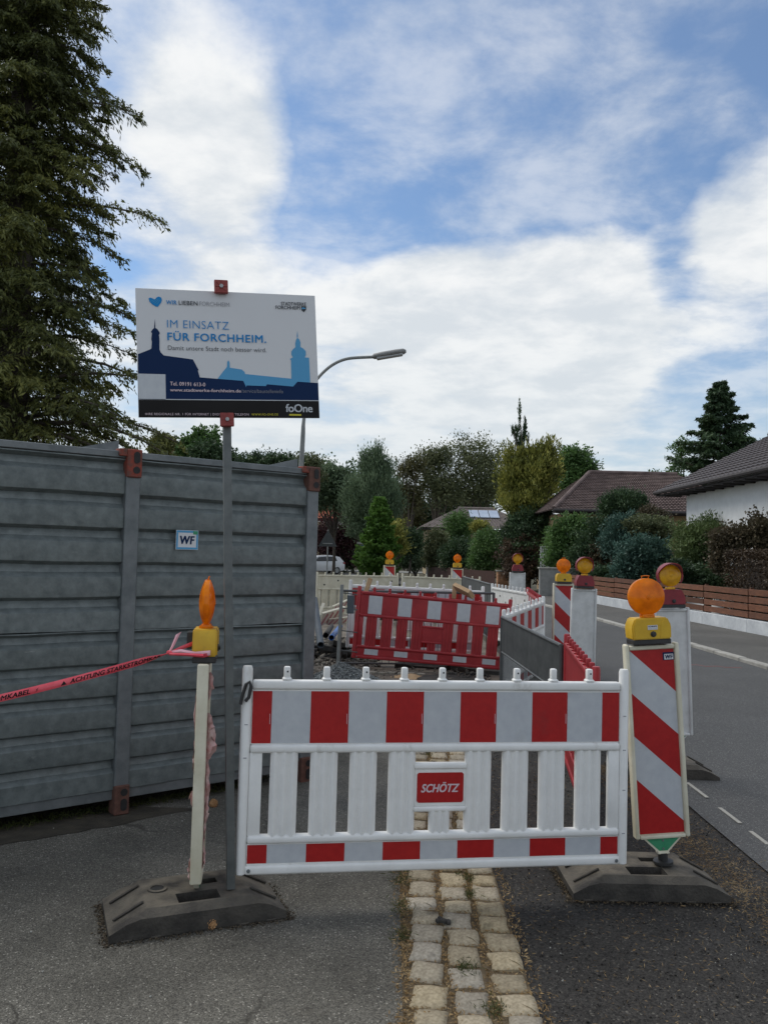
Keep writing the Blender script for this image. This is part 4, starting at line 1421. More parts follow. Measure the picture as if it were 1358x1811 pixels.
# ---------------------------------------------------------------- barrier tape
tape = thing('barrier_tape', 'pink red warning tape with black capitals tied below the narrow lamp', 'tape')
kn_ = at(300, 1155, 4.02)
T0 = at(-420, 1318, 3.2)
tp = [T0.lerp(kn_, t) for t in np.linspace(0, 1, 60)]
Vt = []; Ft = []; up_ = Vector((0, 0, 1))


def tape_at(s):
    t = s
    p = T0.lerp(kn_, t) - Vector((0, 0, .05)) * (4 * t * (1 - t)) * .6
    w_ = .0165 * (1 - max(0, (t - .93) / .07) * .75)
    tw = .35 * math.sin(t * 7) + max(0, (t - .9) / .1) * .9
    nrm = Vector((.35, -1, 0)).normalized()
    v_ = up_ * math.cos(tw) + nrm * math.sin(tw) * .8
    return p, v_ * w_, nrm


for i in range(91):
    p, v_, nrm = tape_at(i / 90)
    for j in range(5):
        s = -1 + j * .5
        Vt.append(p + v_ * s + nrm * .006 * (1 - s * s))
for i in range(90):
    for j in range(4):
        a = i * 5 + j
        Ft.append((a, a + 1, a + 6, a + 5))
MB().add(Vt, Ft).build('tape_band', 'tape', tape, 60)


def s_at(px):
    lo_, hi_ = 0, 1
    for _ in range(40):
        mid = (lo_ + hi_) / 2
        p, _v, _n = tape_at(mid)
        q = p - EYE
        x = 679 + FPX * q.dot(cR) / q.dot(cF)
        if x < px: lo_ = mid
        else: hi_ = mid
    return lo_


def tape_text(txt, xa, xb, bold=.03):
    sa, sb_ = s_at(xa), s_at(xb)
    tm = text_mesh(txt, 'printblack', bold, .15, 1.02)
    def fn(x, y, z):
        p, v_, nrm = tape_at(sa + (sb_ - sa) * x)
        s = -.62 + 1.2 * y
        return tuple(p + v_ * s + nrm * (.006 * (1 - s * s) + .0016 + z))
    link('lettering', remap(tm, fn), tape)


tape_text('ACHTUNG STARKSTROMKAB', 124, 284)
tape_text('STARKSTROMKABEL', -82, 54)
tape_text('ACHTUNG', -170, -92)
for (xa, sh) in ((108, 'tri'), (62, 'bolt')):
    sa = s_at(xa); sb_ = s_at(xa + (10 if sh == 'tri' else 7))
    V = []
    shp = [(0, 0), (1, 0), (.5, 1)] if sh == 'tri' else [(.2, 0), (.75, .45), (.5, .5), (1, 1), (.3, .6), (.55, .52)]
    for (x, y) in shp:
        p, v_, nrm = tape_at(sa + (sb_ - sa) * x); s = -.6 + 1.1 * y
        V.append(p + v_ * s + nrm * .0095)
    MB().add(V, [tuple(range(len(V)))]).build('tape_symbol', 'printblack', tape, 0)
kt = MB()


def ribbon(b, path, w0, w1, up=Vector((0, 0, 1))):
    V = []; F = []
    n = len(path)
    for i, p in enumerate(path):
        t = i / (n - 1); w_ = w0 + (w1 - w0) * t
        V += [Vector(p) - up * w_ / 2, Vector(p) + Vector((0, -.006, 0)), Vector(p) + up * w_ / 2]
    for i in range(n - 1):
        for j in range(2):
            F.append((i * 3 + j, i * 3 + j + 1, i * 3 + j + 4, i * 3 + j + 3))
    b.add(V, F)


Pq = lambda x, y, d=4.04: at(x, y, d)
ribbon(kt, [Pq(299, 1155), Pq(306, 1142), Pq(314, 1124), Pq(316, 1120)], .02, .035, Vector((.8, 0, .5)))
ribbon(kt, [Pq(299, 1155), Pq(320, 1152), Pq(345, 1157), Pq(372, 1155), Pq(377, 1153, 4.2)], .018, .026)
kt.build('tape_tail', 'tapepale', tape, 60)
kt = MB()
ribbon(kt, [Pq(300, 1155, 4.05), Pq(318, 1147, 4.05), Pq(342, 1138, 4.09)], .012, .022)
ribbon(kt, [Pq(300, 1157, 4.0), Pq(330, 1158, 4.0), Pq(360, 1160, 4.0), Pq(376, 1156, 4.1)], .012, .02)
kt.build('tape_loop', 'tape', tape, 60)
kt = MB().box((0, 0, 0), (.03, .02, .02), .008, 2, Matrix.Rotation(.4, 3, 'Y'))
o = kt.build('tape_knot', 'tape', tape); o.location = kn_

# pine cone by the foot, dark lump on the setts
pc = MB()
pr = [(.0001, -.024), (.016, -.02), (.023, -.004), (.021, .010), (.012, .022), (.0001, .026)]
pc.lathe(pr, 12)
for k in range(70):
    t = k / 70; z = -.022 + .046 * t; a = k * 2.4
    r = .024 * math.sin(math.pi * (.12 + .8 * t)) + .003
    pc.box((r * math.cos(a), r * math.sin(a), z), (.010, .009, .003), 0, 1, Matrix.Rotation(a, 3, 'Z') @ Matrix.Rotation(-.7, 3, 'Y'))
o = tag(pc.build('pine_cone', 'cone', None, 0), 'brown pine cone lying in front of the sign foot', 'pine cone')
p = ground(374, 1642); o.location = (p.x, p.y, .024); o.rotation_euler = (1.5, .2, .6); o.scale = (1.05, 1.05, 1.05)
o2_ = tag(o.copy(), 'second brown pine cone, lying beside the container behind the narrow beacon', 'pine cone'); COL.objects.link(o2_)
p = ground(377, 1428); o2_.location = (p.x, p.y, .024); o2_.rotation_euler = (1.5, .1, 2.2)
lump = MB()
for k in range(9):
    lump.box((R.uniform(-.03, .03), R.uniform(-.015, .015), R.uniform(.005, .018)), (.022, .02, .018), .004, 1, Matrix.Rotation(R.uniform(0, 3), 3, 'Z'))
o = tag(lump.build('asphalt_lump', 'slab', None, 0), 'small black bitumen lump lying on the setts', 'lump')
p = ground(782, 1630, .03); o.location = (p.x, p.y, .022)


# ---------------------------------------------------------------- the dug up site
# mesh pedestrian fence running up the road
def mesh_fence(label, p0, p1, h=.95, top=.40, group='steel mesh fences of the road works', nb=None):
    p0, p1 = Vector(p0), Vector(p1)
    ln = (p1 - p0).length
    root = thing('mesh_fence', label, 'fence', group=group, mtx=frame(p0, p1 - p0, (0, 0, 1)))
    pst_ = MB().tube([(0, 0, 0), (0, 0, h)], .021, 8).mesh('post', 'meshsteel')
    for x in (0, ln):
        o = link('post', pst_, root); o.location = (x, 0, 0)
    MB().tube([(0, 0, h - .01), (ln, 0, h - .01)], .018, 8).build('top_tube', 'meshsteel', root)
    MB().tube([(0, 0, .06), (ln, 0, .06)], .014, 8).build('bottom_tube', 'meshsteel', root)
    if top:
        V = []; F = []; n = int(ln / .045)
        for i in range(n + 1):
            x = .02 + (ln - .04) * i / n; y = .006 if i % 2 else -.006
            V += [(x, y, h - top), (x, y, h - .02)]
        for i in range(n):
            F.append((2 * i, 2 * i + 2, 2 * i + 3, 2 * i + 1))
        MB().add(V, F).build('sheet_panel', 'meshsteel', root, 0)
    n = nb or int(ln / .055)
    bar = MB().tube([(0, 0, .06), (0, 0, h - top - (0 if top else .02))], .0045, 5, False).mesh('bar', 'meshsteel')
    for i in range(1, n):
        o = link('bar', bar, root); o.location = (ln * i / n, 0, 0)
    if top:
        MB().tube([(0, .0, h - top), (ln, 0, h - top)], .012, 6).build('middle_tube', 'meshsteel', root)
    return root


mesh_fence('grey steel fence with ribbed top sheet running beside the road', (1.363, 9.5, .10), (1.487, 6.95, .06), .98, .40)
mesh_fence('low grey fence panel joining the far barriers to the roadside barrier', (1.94, 20.3, .18), (2.03, 15.7, .16), 1.08, .5)
mesh_fence('dark steel frame fence with stacked knobs behind the large red barrier', (-.58, 12.05, .12), (1.62, 12.12, .13), 1.10, .0, nb=22)
gp = thing('galvanised_post', 'leaning galvanised post with a grey plate at the red barrier end', 'post', loc=(0, 0, 0))
a0 = at(597, 1178, 11.4); a1 = at(605, 1034, 11.4)
a0.z = gz(11.4)
MB().tube([a0, a1], .024, 10).build('tube', 'lamppole', gp)
q0 = at(620, 1069, 11.45)
MB().box(q0, (.10, .02, .25), .008).build('plate', 'pipegrey', gp)
for k in range(4):
    yy = (1048, 1075, 1115, 1150)[k]
    MB().tube([at(602, yy, 11.42), at(632, yy + 4, 11.5)], .008, 6).build('cross_bar', 'meshsteel', gp)

# blue grey gravel heap
heap = MB()
hc = Vector((-.42, 8.9, gz(8.9)))
n = 48; V = []; F = []
for i in range(n + 1):
    for j in range(n + 1):
        x = -1.15 + 2.3 * i / n; y = -1.0 + 2.0 * j / n
        r = math.hypot(x / (1.12 if x > 0 else .9), y / .98)
        z = .56 * max(0, 1 - r) ** .85 + .03 * mnoise.noise((x * 3, y * 3, 1)) + .012 * mnoise.noise((x * 14, y * 14, 2)) - .02
        V.append(hc + Vector((x, y, z)))
for i in range(n):
    for j in range(n):
        F.append((i * (n + 1) + j, (i + 1) * (n + 1) + j, (i + 1) * (n + 1) + j + 1, i * (n + 1) + j + 1))
tag(heap.add(V, F).build('gravel_heap', 'rock', None, 60), 'heap of blue grey gravel behind the white barrier', 'gravel heap', kind='thing')
M['heapchip'] = leafmat('gravel_chips', [(.08, .09, .095), (.15, .165, .17), (.25, .27, .275)], 0, .9, 5, 0)
pts = []
for k in range(9000):
    x, y = R.gauss(0, .5), R.gauss(0, .45)
    r = math.hypot(x / (1.12 if x > 0 else .9), y / .98)
    if r > 1.15: continue
    pts.append((hc.x + x, hc.y + y, hc.z + max(0, .56 * max(0, 1 - r) ** .85 - .008)))
crumbs('gravel_chips', 'single blue grey chips covering the gravel heap', 'gravel', 'heapchip', pts, .008, .020)

# broken slabs, pale stones, boards, pit
def slab(name, label, cat, mt, c, w_, d_, t, rz, tilt, seed):
    r = random.Random(seed)
    k = 9
    poly = [((w_ / 2) * math.cos(2 * math.pi * i / k) * r.uniform(.75, 1.15), (d_ / 2) * math.sin(2 * math.pi * i / k) * r.uniform(.75, 1.15)) for i in range(k)]
    o = MB().prism(poly, 0, t).build(name, mt, None, 0)
    o.location = c; o.rotation_euler = (tilt[0], tilt[1], rz)
    return tag(o, label, cat)


p = ground(755, 1183, .1); slab('asphalt_slab', 'broken black asphalt slab tipped up under the red barrier', 'rubble', 'slab', (p.x, p.y, .10), .95, .5, .12, .1, (.25, -.02), 1)
p = ground(800, 1206, .1); slab('asphalt_slab', 'flat wet looking black slab in front of the red barrier', 'rubble', 'slab', (p.x, p.y, .06), 1.0, .8, .07, .5, (.05, .04), 2)
p = ground(860, 1190, .1); slab('asphalt_slab', 'long dark slab under the end of the red barrier by the fence', 'rubble', 'slab', (p.x, p.y, .08), .9, .5, .10, -.3, (.1, .05), 3)
p = ground(668, 1196, .1)
for k in range(7):
    slab('pale_stone', ['pale flat stone beside the gravel heap, end of the row', 'pale flat stone second in the row by the gravel heap', 'pale flat stone third in the row by the gravel heap', 'pale flat stone fourth in the row by the gravel heap',
         'pale flat stone fifth in the row by the gravel heap', 'pale flat stone sixth in the row by the gravel heap', 'pale flat stone last of the row near the pit'][k], 'stone', 'palestone',
         (p.x - .2 + .13 * k, p.y + .05 * (k % 2), gz(p.y) + .0), .12, .12, .06, k * .7, (0, 0), 10 + k)
p = ground(725, 1202, .1)
sh_ = MB(); V = []; F = []
for i in range(17):
    for j in range(13):
        x = -.5 + i / 16; y = -.35 + .7 * j / 12
        r = math.hypot(x / .5, y / .35)
        V.append((p.x + x, p.y + y, gz(p.y) - .01 + .10 * max(0, 1 - r) + .012 * mnoise.noise((x * 9, y * 9, 0))))
for i in range(16):
    for j in range(12):
        F.append((i * 13 + j, (i + 1) * 13 + j, (i + 1) * 13 + j + 1, i * 13 + j + 1))
M['sand'] = mat('orange_sand', (.30, .19, .10), (.42, .29, .17), 9, 8, rough=.95, bump=.6, bscale=60)
tag(sh_.add(V, F).build('sand_patch', 'sand', None, 60), 'small heap of orange sand before the red barrier', 'sand heap', kind='thing')

pav = tag(bpy.data.objects.new('paved_patch', None), 'patch of old brown pavers under the red barrier', 'paving', kind='structure')
COL.objects.link(pav)
M['paver'] = mat('old_paver', (.075, .062, .048), (.145, .122, .098), 6, 8, rough=.95, objrand=.25, bump=.5)
pvm = MB().box((0, 0, 0), (.192, .142, .06), .008).mesh('paver', 'paver')
for r_ in range(13):
    for c in range(11):
        y_ = 10.1 + r_ * .15; x_ = -1.25 + (c + .5 * (r_ % 2)) * .2
        o = link('paver', pvm, pav)
        o.location = (x_, y_, gz(y_) + .012 + R.uniform(-.006, .006)); o.rotation_euler = (R.uniform(-.02, .02), R.uniform(-.02, .02), R.uniform(-.02, .02))

# rubble stones strewn behind
M['rubblebits'] = leafmat('rubble_bits', [(.05, .045, .038), (.11, .10, .085), (.24, .22, .19)], 0, .9, 5, 0)
pts = []
for k in range(1400):
    y_ = R.uniform(11, 16); pts.append((R.uniform(-1.6, 0), y_, gz(y_) + .03))
crumbs('rubble', 'pale broken stones strewn beyond the gravel heap', 'rubble', 'rubblebits', pts, .03, .08)
pts = []
for k in range(1600):
    y_ = R.uniform(7.6, 12); pts.append((R.uniform(.1, 1.5), y_, gz(y_) + .02))
crumbs('soil_clods', 'dark clods and crumbs lying around the dug pit', 'rubble', 'crumb', pts, .02, .07)

# pipes
def pipe(name, label, a, b, r, mt):
    a, b = Vector(a), Vector(b)
    o = thing(name, label, 'pipe')
    ax = (b - a).normalized()
    u = ax.orthogonal().normalized(); v_ = ax.cross(u)
    V = []; F = []; n = 20
    for (p_, rr) in ((b, r), (a, r), (a, r * .88), (b, r * .88)):
        for j in range(n):
            an = 2 * math.pi * j / n
            V.append(p_ + (u * math.cos(an) + v_ * math.sin(an)) * rr)
    for i in range(4):
        for j in range(n):
            F.append((i * n + j, i * n + (j + 1) % n, ((i + 1) % 4) * n + (j + 1) % n, ((i + 1) % 4) * n + j))
    MB().add(V, F).build('tube', mt, o, 50)
    MB().lathe([(r * .87, 0), (r * .87, .005)], n, frame(a + ax * .18, u, ax)).build('bore', 'hole', o)
    return o


pipe('plastic_pipe', 'grey plastic pipe leaning against the container end', at(567, 1141, 10.0), at(556, 1060, 11.2), .042, 'pipegrey')
pipe('plastic_pipe', 'bright blue plastic pipe under the scrap beacons', at(586, 1128, 12.0), at(602, 1108, 14.5), .040, 'pipeblue')
pipe('plastic_pipe', 'dark grey pipe beside the blue pipe', at(576, 1124, 12.2), at(586, 1108, 14.5), .042, 'slab')
# heap of scrapped beacons
GS = 'scrapped beacon panels in a heap'
M['scrapred'] = mat('faded_red', (.42, .16, .16), (.5, .24, .23), 12, rough=.6)


def scrap(label, a, b, w_):
    a, b = Vector(a), Vector(b)
    ln = (b - a).length
    root = thing('scrap_panel', label, 'scrap panel', group=GS, mtx=frame(a, b - a, (0.1, -.6, .8)))
    MB().box((ln / 2, 0, 0), (ln, w_ * .2, w_), .006).build('panel', 'cream', root)
    for k in range(4):
        MB().box((ln * (k + .6) / 4.3, -w_ * .1 - .002, 0), (ln * .09, .003, w_ * .86), 0, 1, Matrix.Rotation(.6, 3, 'Y')).build('red_field', 'scrapred', root, 0)
    return root


scrap('scrapped beacon panel lying flat on top of the heap, faded stripes', at(566, 1096, 12.3), at(606, 1084, 12.9), .22)
scrap('scrapped beacon panel sticking up at a slant behind the heap', at(586, 1080, 13.2), at(612, 1068, 13.6), .16)
scrap('scrapped beacon panel lowest in the heap, nearer the red barrier', at(580, 1100, 12.5), at(616, 1096, 12.7), .12)
tag(MB().tube([at(561, 1096, 11.9), at(572, 1068, 12.1)], .03, 4).build('lath', 'cream', None), 'pale lath standing at the container end', 'lath')
dk = MB()
for k in range(22):
    dk.box((R.uniform(-.5, .35), R.uniform(-.3, .5), R.uniform(0, .2)), (R.uniform(.2, .6), R.uniform(.05, .2), R.uniform(.03, .08)), .005, 1, Matrix.Rotation(R.uniform(0, 3), 3, 'Z') @ Matrix.Rotation(R.uniform(-.4, .4), 3, 'Y'))
q = at(592, 1104, 13.2)
o = tag(dk.build('scrap_heap', 'slab', None, 0), 'dark tangled scrap under the old beacon panels', 'scrap heap', kind='stuff'); o.location = (q.x, q.y, gz(13) + .02)
# loose timbers and lamp top on the red barrier
for (a, b, w_, lb) in ((at(646, 1050, 11.9), at(655, 1024, 12.0), .075, 'short sawn board end standing up behind the red barrier'),
                       (at(806, 1038, 11.95), at(834, 1052, 11.6), .13, 'thick sawn timber lying aslant over the red barrier'),
                       (at(802, 1060, 12.05), at(804, 1036, 12.1), .07, 'dark upright timber beside the slanting one')):
    a, b = Vector(a), Vector(b)
    o = thing('timber', lb, 'timber', mtx=frame(a, b - a, (0, -1, .3)))
    MB().box(((b - a).length / 2, 0, 0), ((b - a).length, .06, w_), .004).build('beam', 'wood', o, 0)

# ---------------------------------------------------------------- street lamp, traffic signs
p0 = Vector((at(531, 830, 20).x - .10, 20, 0)); zb = gz(20)
hx, hz_ = at(659, 631, 20).x, at(659, 631, 20).z
sx_, sz_ = at(541, 705, 20).x, at(541, 705, 20).z
lampo = thing('street_lamp', 'grey street lamp with curved arm reaching out from behind the sign', 'street lamp', (0, 0, 0))
path = [(p0.x, 20, zb), (at(534, 800, 20).x, 20, at(534, 800, 20).z), (at(537, 745, 20).x, 20, at(537, 745, 20).z), (at(544, 705, 20).x, 20, at(544, 705, 20).z),
        (at(553, 683, 20).x, 20, at(553, 683, 20).z), (at(566, 664, 20).x, 20, at(566, 664, 20).z), (at(588, 645, 20).x, 20, at(588, 645, 20).z), (at(615, 634, 20).x, 20, at(615, 634, 20).z), (hx, 20, hz_)]
# smooth the curve
def catmull(P, k=6):
    P = [Vector(p) for p in P]
    out_ = []
    for i in range(len(P) - 1):
        a = P[max(i - 1, 0)]; b = P[i]; c = P[i + 1]; d = P[min(i + 2, len(P) - 1)]
        for j in range(k):
            t = j / k
            out_.append(.5 * ((2 * b) + (c - a) * t + (2 * a - 5 * b + 4 * c - d) * t * t + (3 * b - a - 3 * c + d) * t ** 3))
    out_.append(P[-1])
    return out_


cp = catmull(path)
MB().tube(cp, [.075 - .038 * min(1, i / 14) for i in range(len(cp))], 12).build('pole', 'lamppole', lampo, 60)
hm = frame(Vector((hx, 20, hz_)), at(718, 621, 20) - Vector((hx, 20, hz_)), (0, 0, 1))
hl = (at(718, 621, 20) - Vector((hx, 20, hz_))).length
hb_ = MB()
V = []; F = []
secs = [(-.02, .04, .03), (.04, .10, .075), (.3 * hl, .13, .085), (.75 * hl, .14, .085), (.93 * hl, .12, .075), (hl, .05, .04)]
for (x, wy, wz) in secs:
    for k in range(14):
        a = 2 * math.pi * k / 14
        V.append((x, wy * math.cos(a), wz * math.sin(a) * (1.0 if math.sin(a) > 0 else .8)))
for i in range(len(secs) - 1):
    for k in range(14):
        F.append((i * 14 + k, i * 14 + (k + 1) % 14, (i + 1) * 14 + (k + 1) % 14, (i + 1) * 14 + k))
F += [tuple(range(13, -1, -1)), tuple(range(70, 84))]
o = hb_.add(V, F).build('lamp_head', 'lamphead', lampo, 50); o.matrix_basis = hm
o = MB().box((hl * .5, 0, -.062), (hl * .78, .19, .055), .024, 3).build('lamp_cover', 'glasslamp', lampo, 50); o.matrix_basis = hm


def roadsign(name, label, px, d, ztop, builder):
    x = at(px, 985, d).x
    o = thing(name, label, 'traffic sign', (x, d, gz(d)))
    MB().tube([(0, 0, 0), (0, 0, ztop)], .035, 8).build('pole', 'lamppole', o)
    builder(o)
    return o


def tri_back(o):
    for s in (0,):
        q = MB().prism([(-.47, 2.05), (.47, 2.05), (.0, 2.87)], -.05, -.035, 'y').build('plate', 'signback', o, 0)
        MB().box((0, -.065, 2.2), (.5, .02, .04)).build('bracket', 'lamppole', o, 0)


roadsign('triangle_sign', 'back of a triangular traffic sign by the container end', 579, 42, 2.9, tri_back)


def blue_sign(o):
    MB().box((0.05, -.05, 2.05), (.45, .02, .75), .01).build('plate', 'signblue', o, 0)
    MB().box((0.03, -.064, 2.12), (.12, .006, .3)).build('symbol', 'frame', o, 0)
    MB().box((0.12, -.064, 1.9), (.1, .006, .12)).build('symbol', 'frame', o, 0)
    MB().box((-.02, -.05, 2.58), (.86, .02, .16), .01).build('name_board', 'frame', o, 0)
    MB().lathe([(.12, 0), (.12, .02)], 14, Matrix.Translation((0, -.05, 1.42)) @ Matrix.Rotation(math.pi / 2, 4, 'X')).build('small_plate', 'frame', o)


roadsign('blue_sign', 'small blue traffic sign with pale name board on top, before the dark hedge', 641, 62, 2.65, blue_sign)


# ---------------------------------------------------------------- far side: fence, walls
def fx(y):
    return foot_r(y) + .10


pw = tag(bpy.data.objects.new('plinth_wall', None), 'low whitewashed plinth under the brown slat fence', 'wall')
COL.objects.link(pw)
y = 12.0
while y < 34.5:
    a, b = Vector((fx(y), y, gz(y))), Vector((fx(y + 2.4), y + 2.4, gz(y + 2.4)))
    mid = (a + b) / 2; d = b - a
    o = MB().box((0, 0, .17), (.16, d.length - .004, .36), .01).build('wall_segment', 'plinth', pw)
    o.location = mid; o.rotation_euler = (0, 0, math.atan2(d.y, d.x) - math.pi / 2)
    y += 2.4
fence = tag(bpy.data.objects.new('slat_fence', None), 'brown stained wooden fence of wide horizontal slats on the white plinth', 'fence')
COL.objects.link(fence)
slat = MB().box((0, 0, 0), (.028, 2.36, .138), .004).mesh('slat', 'fencewood')
pst = MB().box((0, 0, 0), (.07, .07, .72), .004).mesh('post', 'fencewood')
y = 12.0
while y < 34.5:
    a, b = Vector((fx(y), y, gz(y))), Vector((fx(y + 2.4), y + 2.4, gz(y + 2.4)))
    mid = (a + b) / 2; d = b - a; rz = math.atan2(d.y, d.x) - math.pi / 2
    for k in range(4):
        o = link('slat', slat, fence)
        o.location = mid + Vector((-.03, 0, .45 + k * .172)); o.rotation_euler = (R.uniform(-.003, .003), R.uniform(-.05, .05), rz)
    o = link('post', pst, fence); o.location = a + Vector((.04, 0, .71)); o.rotation_euler = (0, 0, rz)
    y += 2.4
gw = thing('gate_wall', 'grey concrete gate pier beyond the slat fence', 'wall', (7.7, 36.6, gz(36)))
MB().box((0, 0, .62), (1.7, .3, 1.24), .01).build('pier', 'concrete', gw)
MB().box((0, 0, 1.27), (1.8, .38, .06), .008).build('coping', 'kerb', gw)
bp_ = thing('brick_pier', 'ochre brick garden pier at the end of the brown board fence', 'pier', (6.45, 45, gz(45)))
bk_ = MB().box((0, 0, 0), (.29, .60, .085), .004).mesh('brick', 'brick')
for r_ in range(10):
    for c in range(2):
        o = link('brick', bk_, bp_); o.location = (-.15 + .3 * c, 0, .05 + r_ * .095)
MB().box((0, 0, 1.0), (.68, .68, .05), .006).build('coping', 'concrete', bp_)
bf = thing('board_fence', 'dark brown board fence bending with the street in the distance', 'fence')
b = MB()
a0, a1 = Vector((6.1, 45.6, 0)), Vector((3.3, 60.5, 0))
for k in range(96):
    p = a0.lerp(a1, k / 95)
    b.box((p.x, p.y, gz(p.y) + .5 + R.uniform(-.006, .006)), (.03, .145, .92), 0, 1, Matrix.Rotation(.186, 3, 'Z'))
o = b.build('board', 'brownwood', bf, 0); o['kind'] = 'stuff'
for z in (.25, .78):
    c0, c1 = a0 + Vector((.05, 0, z)), a1 + Vector((.05, 0, z - .1))
    MB().tube([c0, c1], .04, 4).build('fence_rail', 'brownwood', bf)
sp_ = thing('stone_pier', 'small pale stone pier before the dark hedge at the street end', 'pier', (at(653, 1000, 62).x, 62, gz(62)))
MB().box((0, 0, .6), (.62, .5, 1.2), .02).build('pier', 'kerb', sp_)
wp = thing('white_post', 'white tapered post at the end of the brown board fence', 'post', (at(758, 1000, 61).x, 61, gz(61)))
MB().prism([(-.22, 0), (.22, 0), (.10, 1.5), (-.12, 1.8)], -.05, .05, 'y').build('plate', 'frame', wp, 0)
wg = thing('white_gate', 'little white slatted gate by the ochre house', 'gate', (at(964, 945, 41).x, 41, gz(41)))
for k in range(5):
    MB().box((-.2 + .1 * k, 0, 1.5), (.06, .03, 1.6)).build('slat', 'frame', wg, 0)
MB().box((0, .03, 1.9), (.5, .03, .06)).build('gate_rail', 'frame', wg, 0)


# ---------------------------------------------------------------- houses
def tiles(parent, name, mt, e0, e1, r0, r1, rows, cols, thick=.045):
    """roof slope from eave e0-e1 to ridge r0-r1 laid in stepped, waved courses"""
    e0, e1, r0, r1 = map(Vector, (e0, e1, r0, r1))
    nrm = (e1 - e0).cross(r0 - e0 if (r0 - e0).length > .1 else r1 - e0)
    nrm.normalize()
    if nrm.z < 0: nrm = -nrm
    V = []; F = []
    for i in range(rows):
        for (t, hh) in ((i / rows, thick), ((i + 1.12) / rows if i < rows - 1 else 1.0, .004)):
            a = e0.lerp(r0, t); b_ = e1.lerp(r1, t)
            w_ = (b_ - a).length / max(.01, (e1 - e0).length)
            for j in range(cols + 1):
                p = a.lerp(b_, j / cols)
                V.append(p + nrm * (hh + (.028 if j % 2 else 0) * min(1, w_ * 3)))
    k = cols + 1
    for i in range(rows):
        o = i * 2 * k
        for j in range(cols):
            F.append((o + j, o + j + 1, o + k + j + 1, o + k + j))
            if i:
                pass
    # front lips of the courses
    for i in range(rows):
        a = i * 2 * k
        n0 = len(V)
        for j in range(k):
            V.append(Vector(V[a + j]) - nrm * (thick + .02))
        for j in range(cols):
            F.append((a + j, a + j + 1, n0 + j + 1, n0 + j))
    b = MB().add(V, F)
    o = b.build(name, mt, parent, 0)
    o['kind'] = 'stuff'
    return o


def window(parent, c, w_, h_, axis='y'):
    s = (w_, .12, h_) if axis == 'y' else (.12, w_, h_)
    f = MB()
    t = .07
    for (dx, dz, sx, sz) in ((0, h_ / 2 - t / 2, w_, t), (0, -h_ / 2 + t / 2, w_, t), (-w_ / 2 + t / 2, 0, t, h_ - 2 * t), (w_ / 2 - t / 2, 0, t, h_ - 2 * t), (0, 0, t, h_ - 2 * t)):
        f.box((dx, 0, dz), (sx, .1, sz))
    o = f.build('window', 'frame', parent, 0); o.location = c
    if axis == 'x': o.rotation_euler = (0, 0, math.pi / 2)
    MB().box((0, .01, 0), (w_ - .1, .02, h_ - .1)).build('pane', 'glass', o, 0)
    return o


# white bungalow on the right
hs = thing('bungalow', 'white rendered bungalow with dark tiled roof behind the slat fence', 'house')
EX, EZ, RX, RZ, Y0, Y1 = 10.1, 4.28, 14.35, 6.5, 8.0, 31.0
MB().box((12.6, (Y0 + Y1) / 2 - .4, 2.05), (3.6, Y1 - Y0 - 1.6, 4.1)).build('wall', 'render_white', hs, 0)
MB().prism([(10.8, 4.1), (14.39, 4.1), (14.39, 6.2), (14.2, 6.1)], Y1 - 1.3, Y1 - 1.2, 'y').build('gable', 'render_white', hs, 0)
tiles(hs, 'roof', 'tiledark', (EX, Y0, EZ), (EX, Y1, EZ), (RX, Y0, RZ), (RX, Y1, RZ), 14, 150, .05)
tiles(hs, 'roof', 'tiledark', (18.6, Y0, EZ), (18.6, Y1, EZ), (RX, Y0, RZ), (RX, Y1, RZ), 14, 60, .05)
MB().tube([(RX, Y0, RZ + .06), (RX, Y1 + .03, RZ + .06)], .11, 8).build('ridge_cap', 'tiledark', hs)
MB().tube([(EX - .06, Y0, EZ - .03), (EX - .06, Y1, EZ - .03)], .075, 8).build('gutter', 'gutter', hs)
MB().prism([(EX + .02, EZ - .16), (EX + .72, EZ - .16), (EX + .72, EZ - .12), (EX + .02, EZ - .10)], Y0, Y1 - .05, 'y').build('soffit', 'gutter', hs, 0)
MB().prism([(EX, EZ - .14), (EX, EZ + .03), (RX, RZ + .03), (RX, RZ - .2)], Y1 - .02, Y1 + .03, 'y').build('verge_board', 'gutter', hs, 0)
MB().box((10.76, 29.2, 2.9), (.06, .14, .32), .01).build('wall_lamp', 'black', hs)
rt_ = MB()
for k in range(30):
    rt_.box((EX + .36, Y0 + .5 + k * .75, EZ - .185), (.64, .08, .05))
o = rt_.build('rafter_ends', 'gutter', hs, 0); o['kind'] = 'stuff'

# ochre house with hipped brown roof
h2_ = thing('ochre_house', 'ochre house with brown tiled hip roof behind the hedges', 'house')
ez, rz_ = 4.1, 6.3
MB().box((13.2, 44.2, 2.0), (8.8, 7.0, 4.0)).build('wall', 'render_ochre', h2_, 0)
tiles(h2_, 'roof', 'tilebrown', (8.15, 40, ez), (18.2, 40, ez), (10.85, 44.2, rz_), (15.5, 44.2, rz_), 24, 110, .06)
tiles(h2_, 'roof', 'tilebrown', (8.15, 48.4, ez), (8.15, 40, ez), (10.85, 44.2, rz_), (10.85, 44.2, rz_), 24, 60, .06)
tiles(h2_, 'roof', 'tilebrown', (18.2, 40, ez), (18.2, 48.4, ez), (15.5, 44.2, rz_), (15.5, 44.2, rz_), 12, 40, .06)
MB().tube([(10.85, 44.2, rz_ + .05), (15.5, 44.2, rz_ + .05)], .12, 8).build('ridge_cap', 'tilebrown', h2_)
MB().tube([(8.15, 40, ez + .05), (10.85, 44.2, rz_ + .05)], .11, 8).build('hip_cap', 'tilebrown', h2_)
MB().tube([(8.1, 39.9, ez - .05), (18.2, 39.9, ez - .05)], .08, 8).build('gutter', 'gutter', h2_)
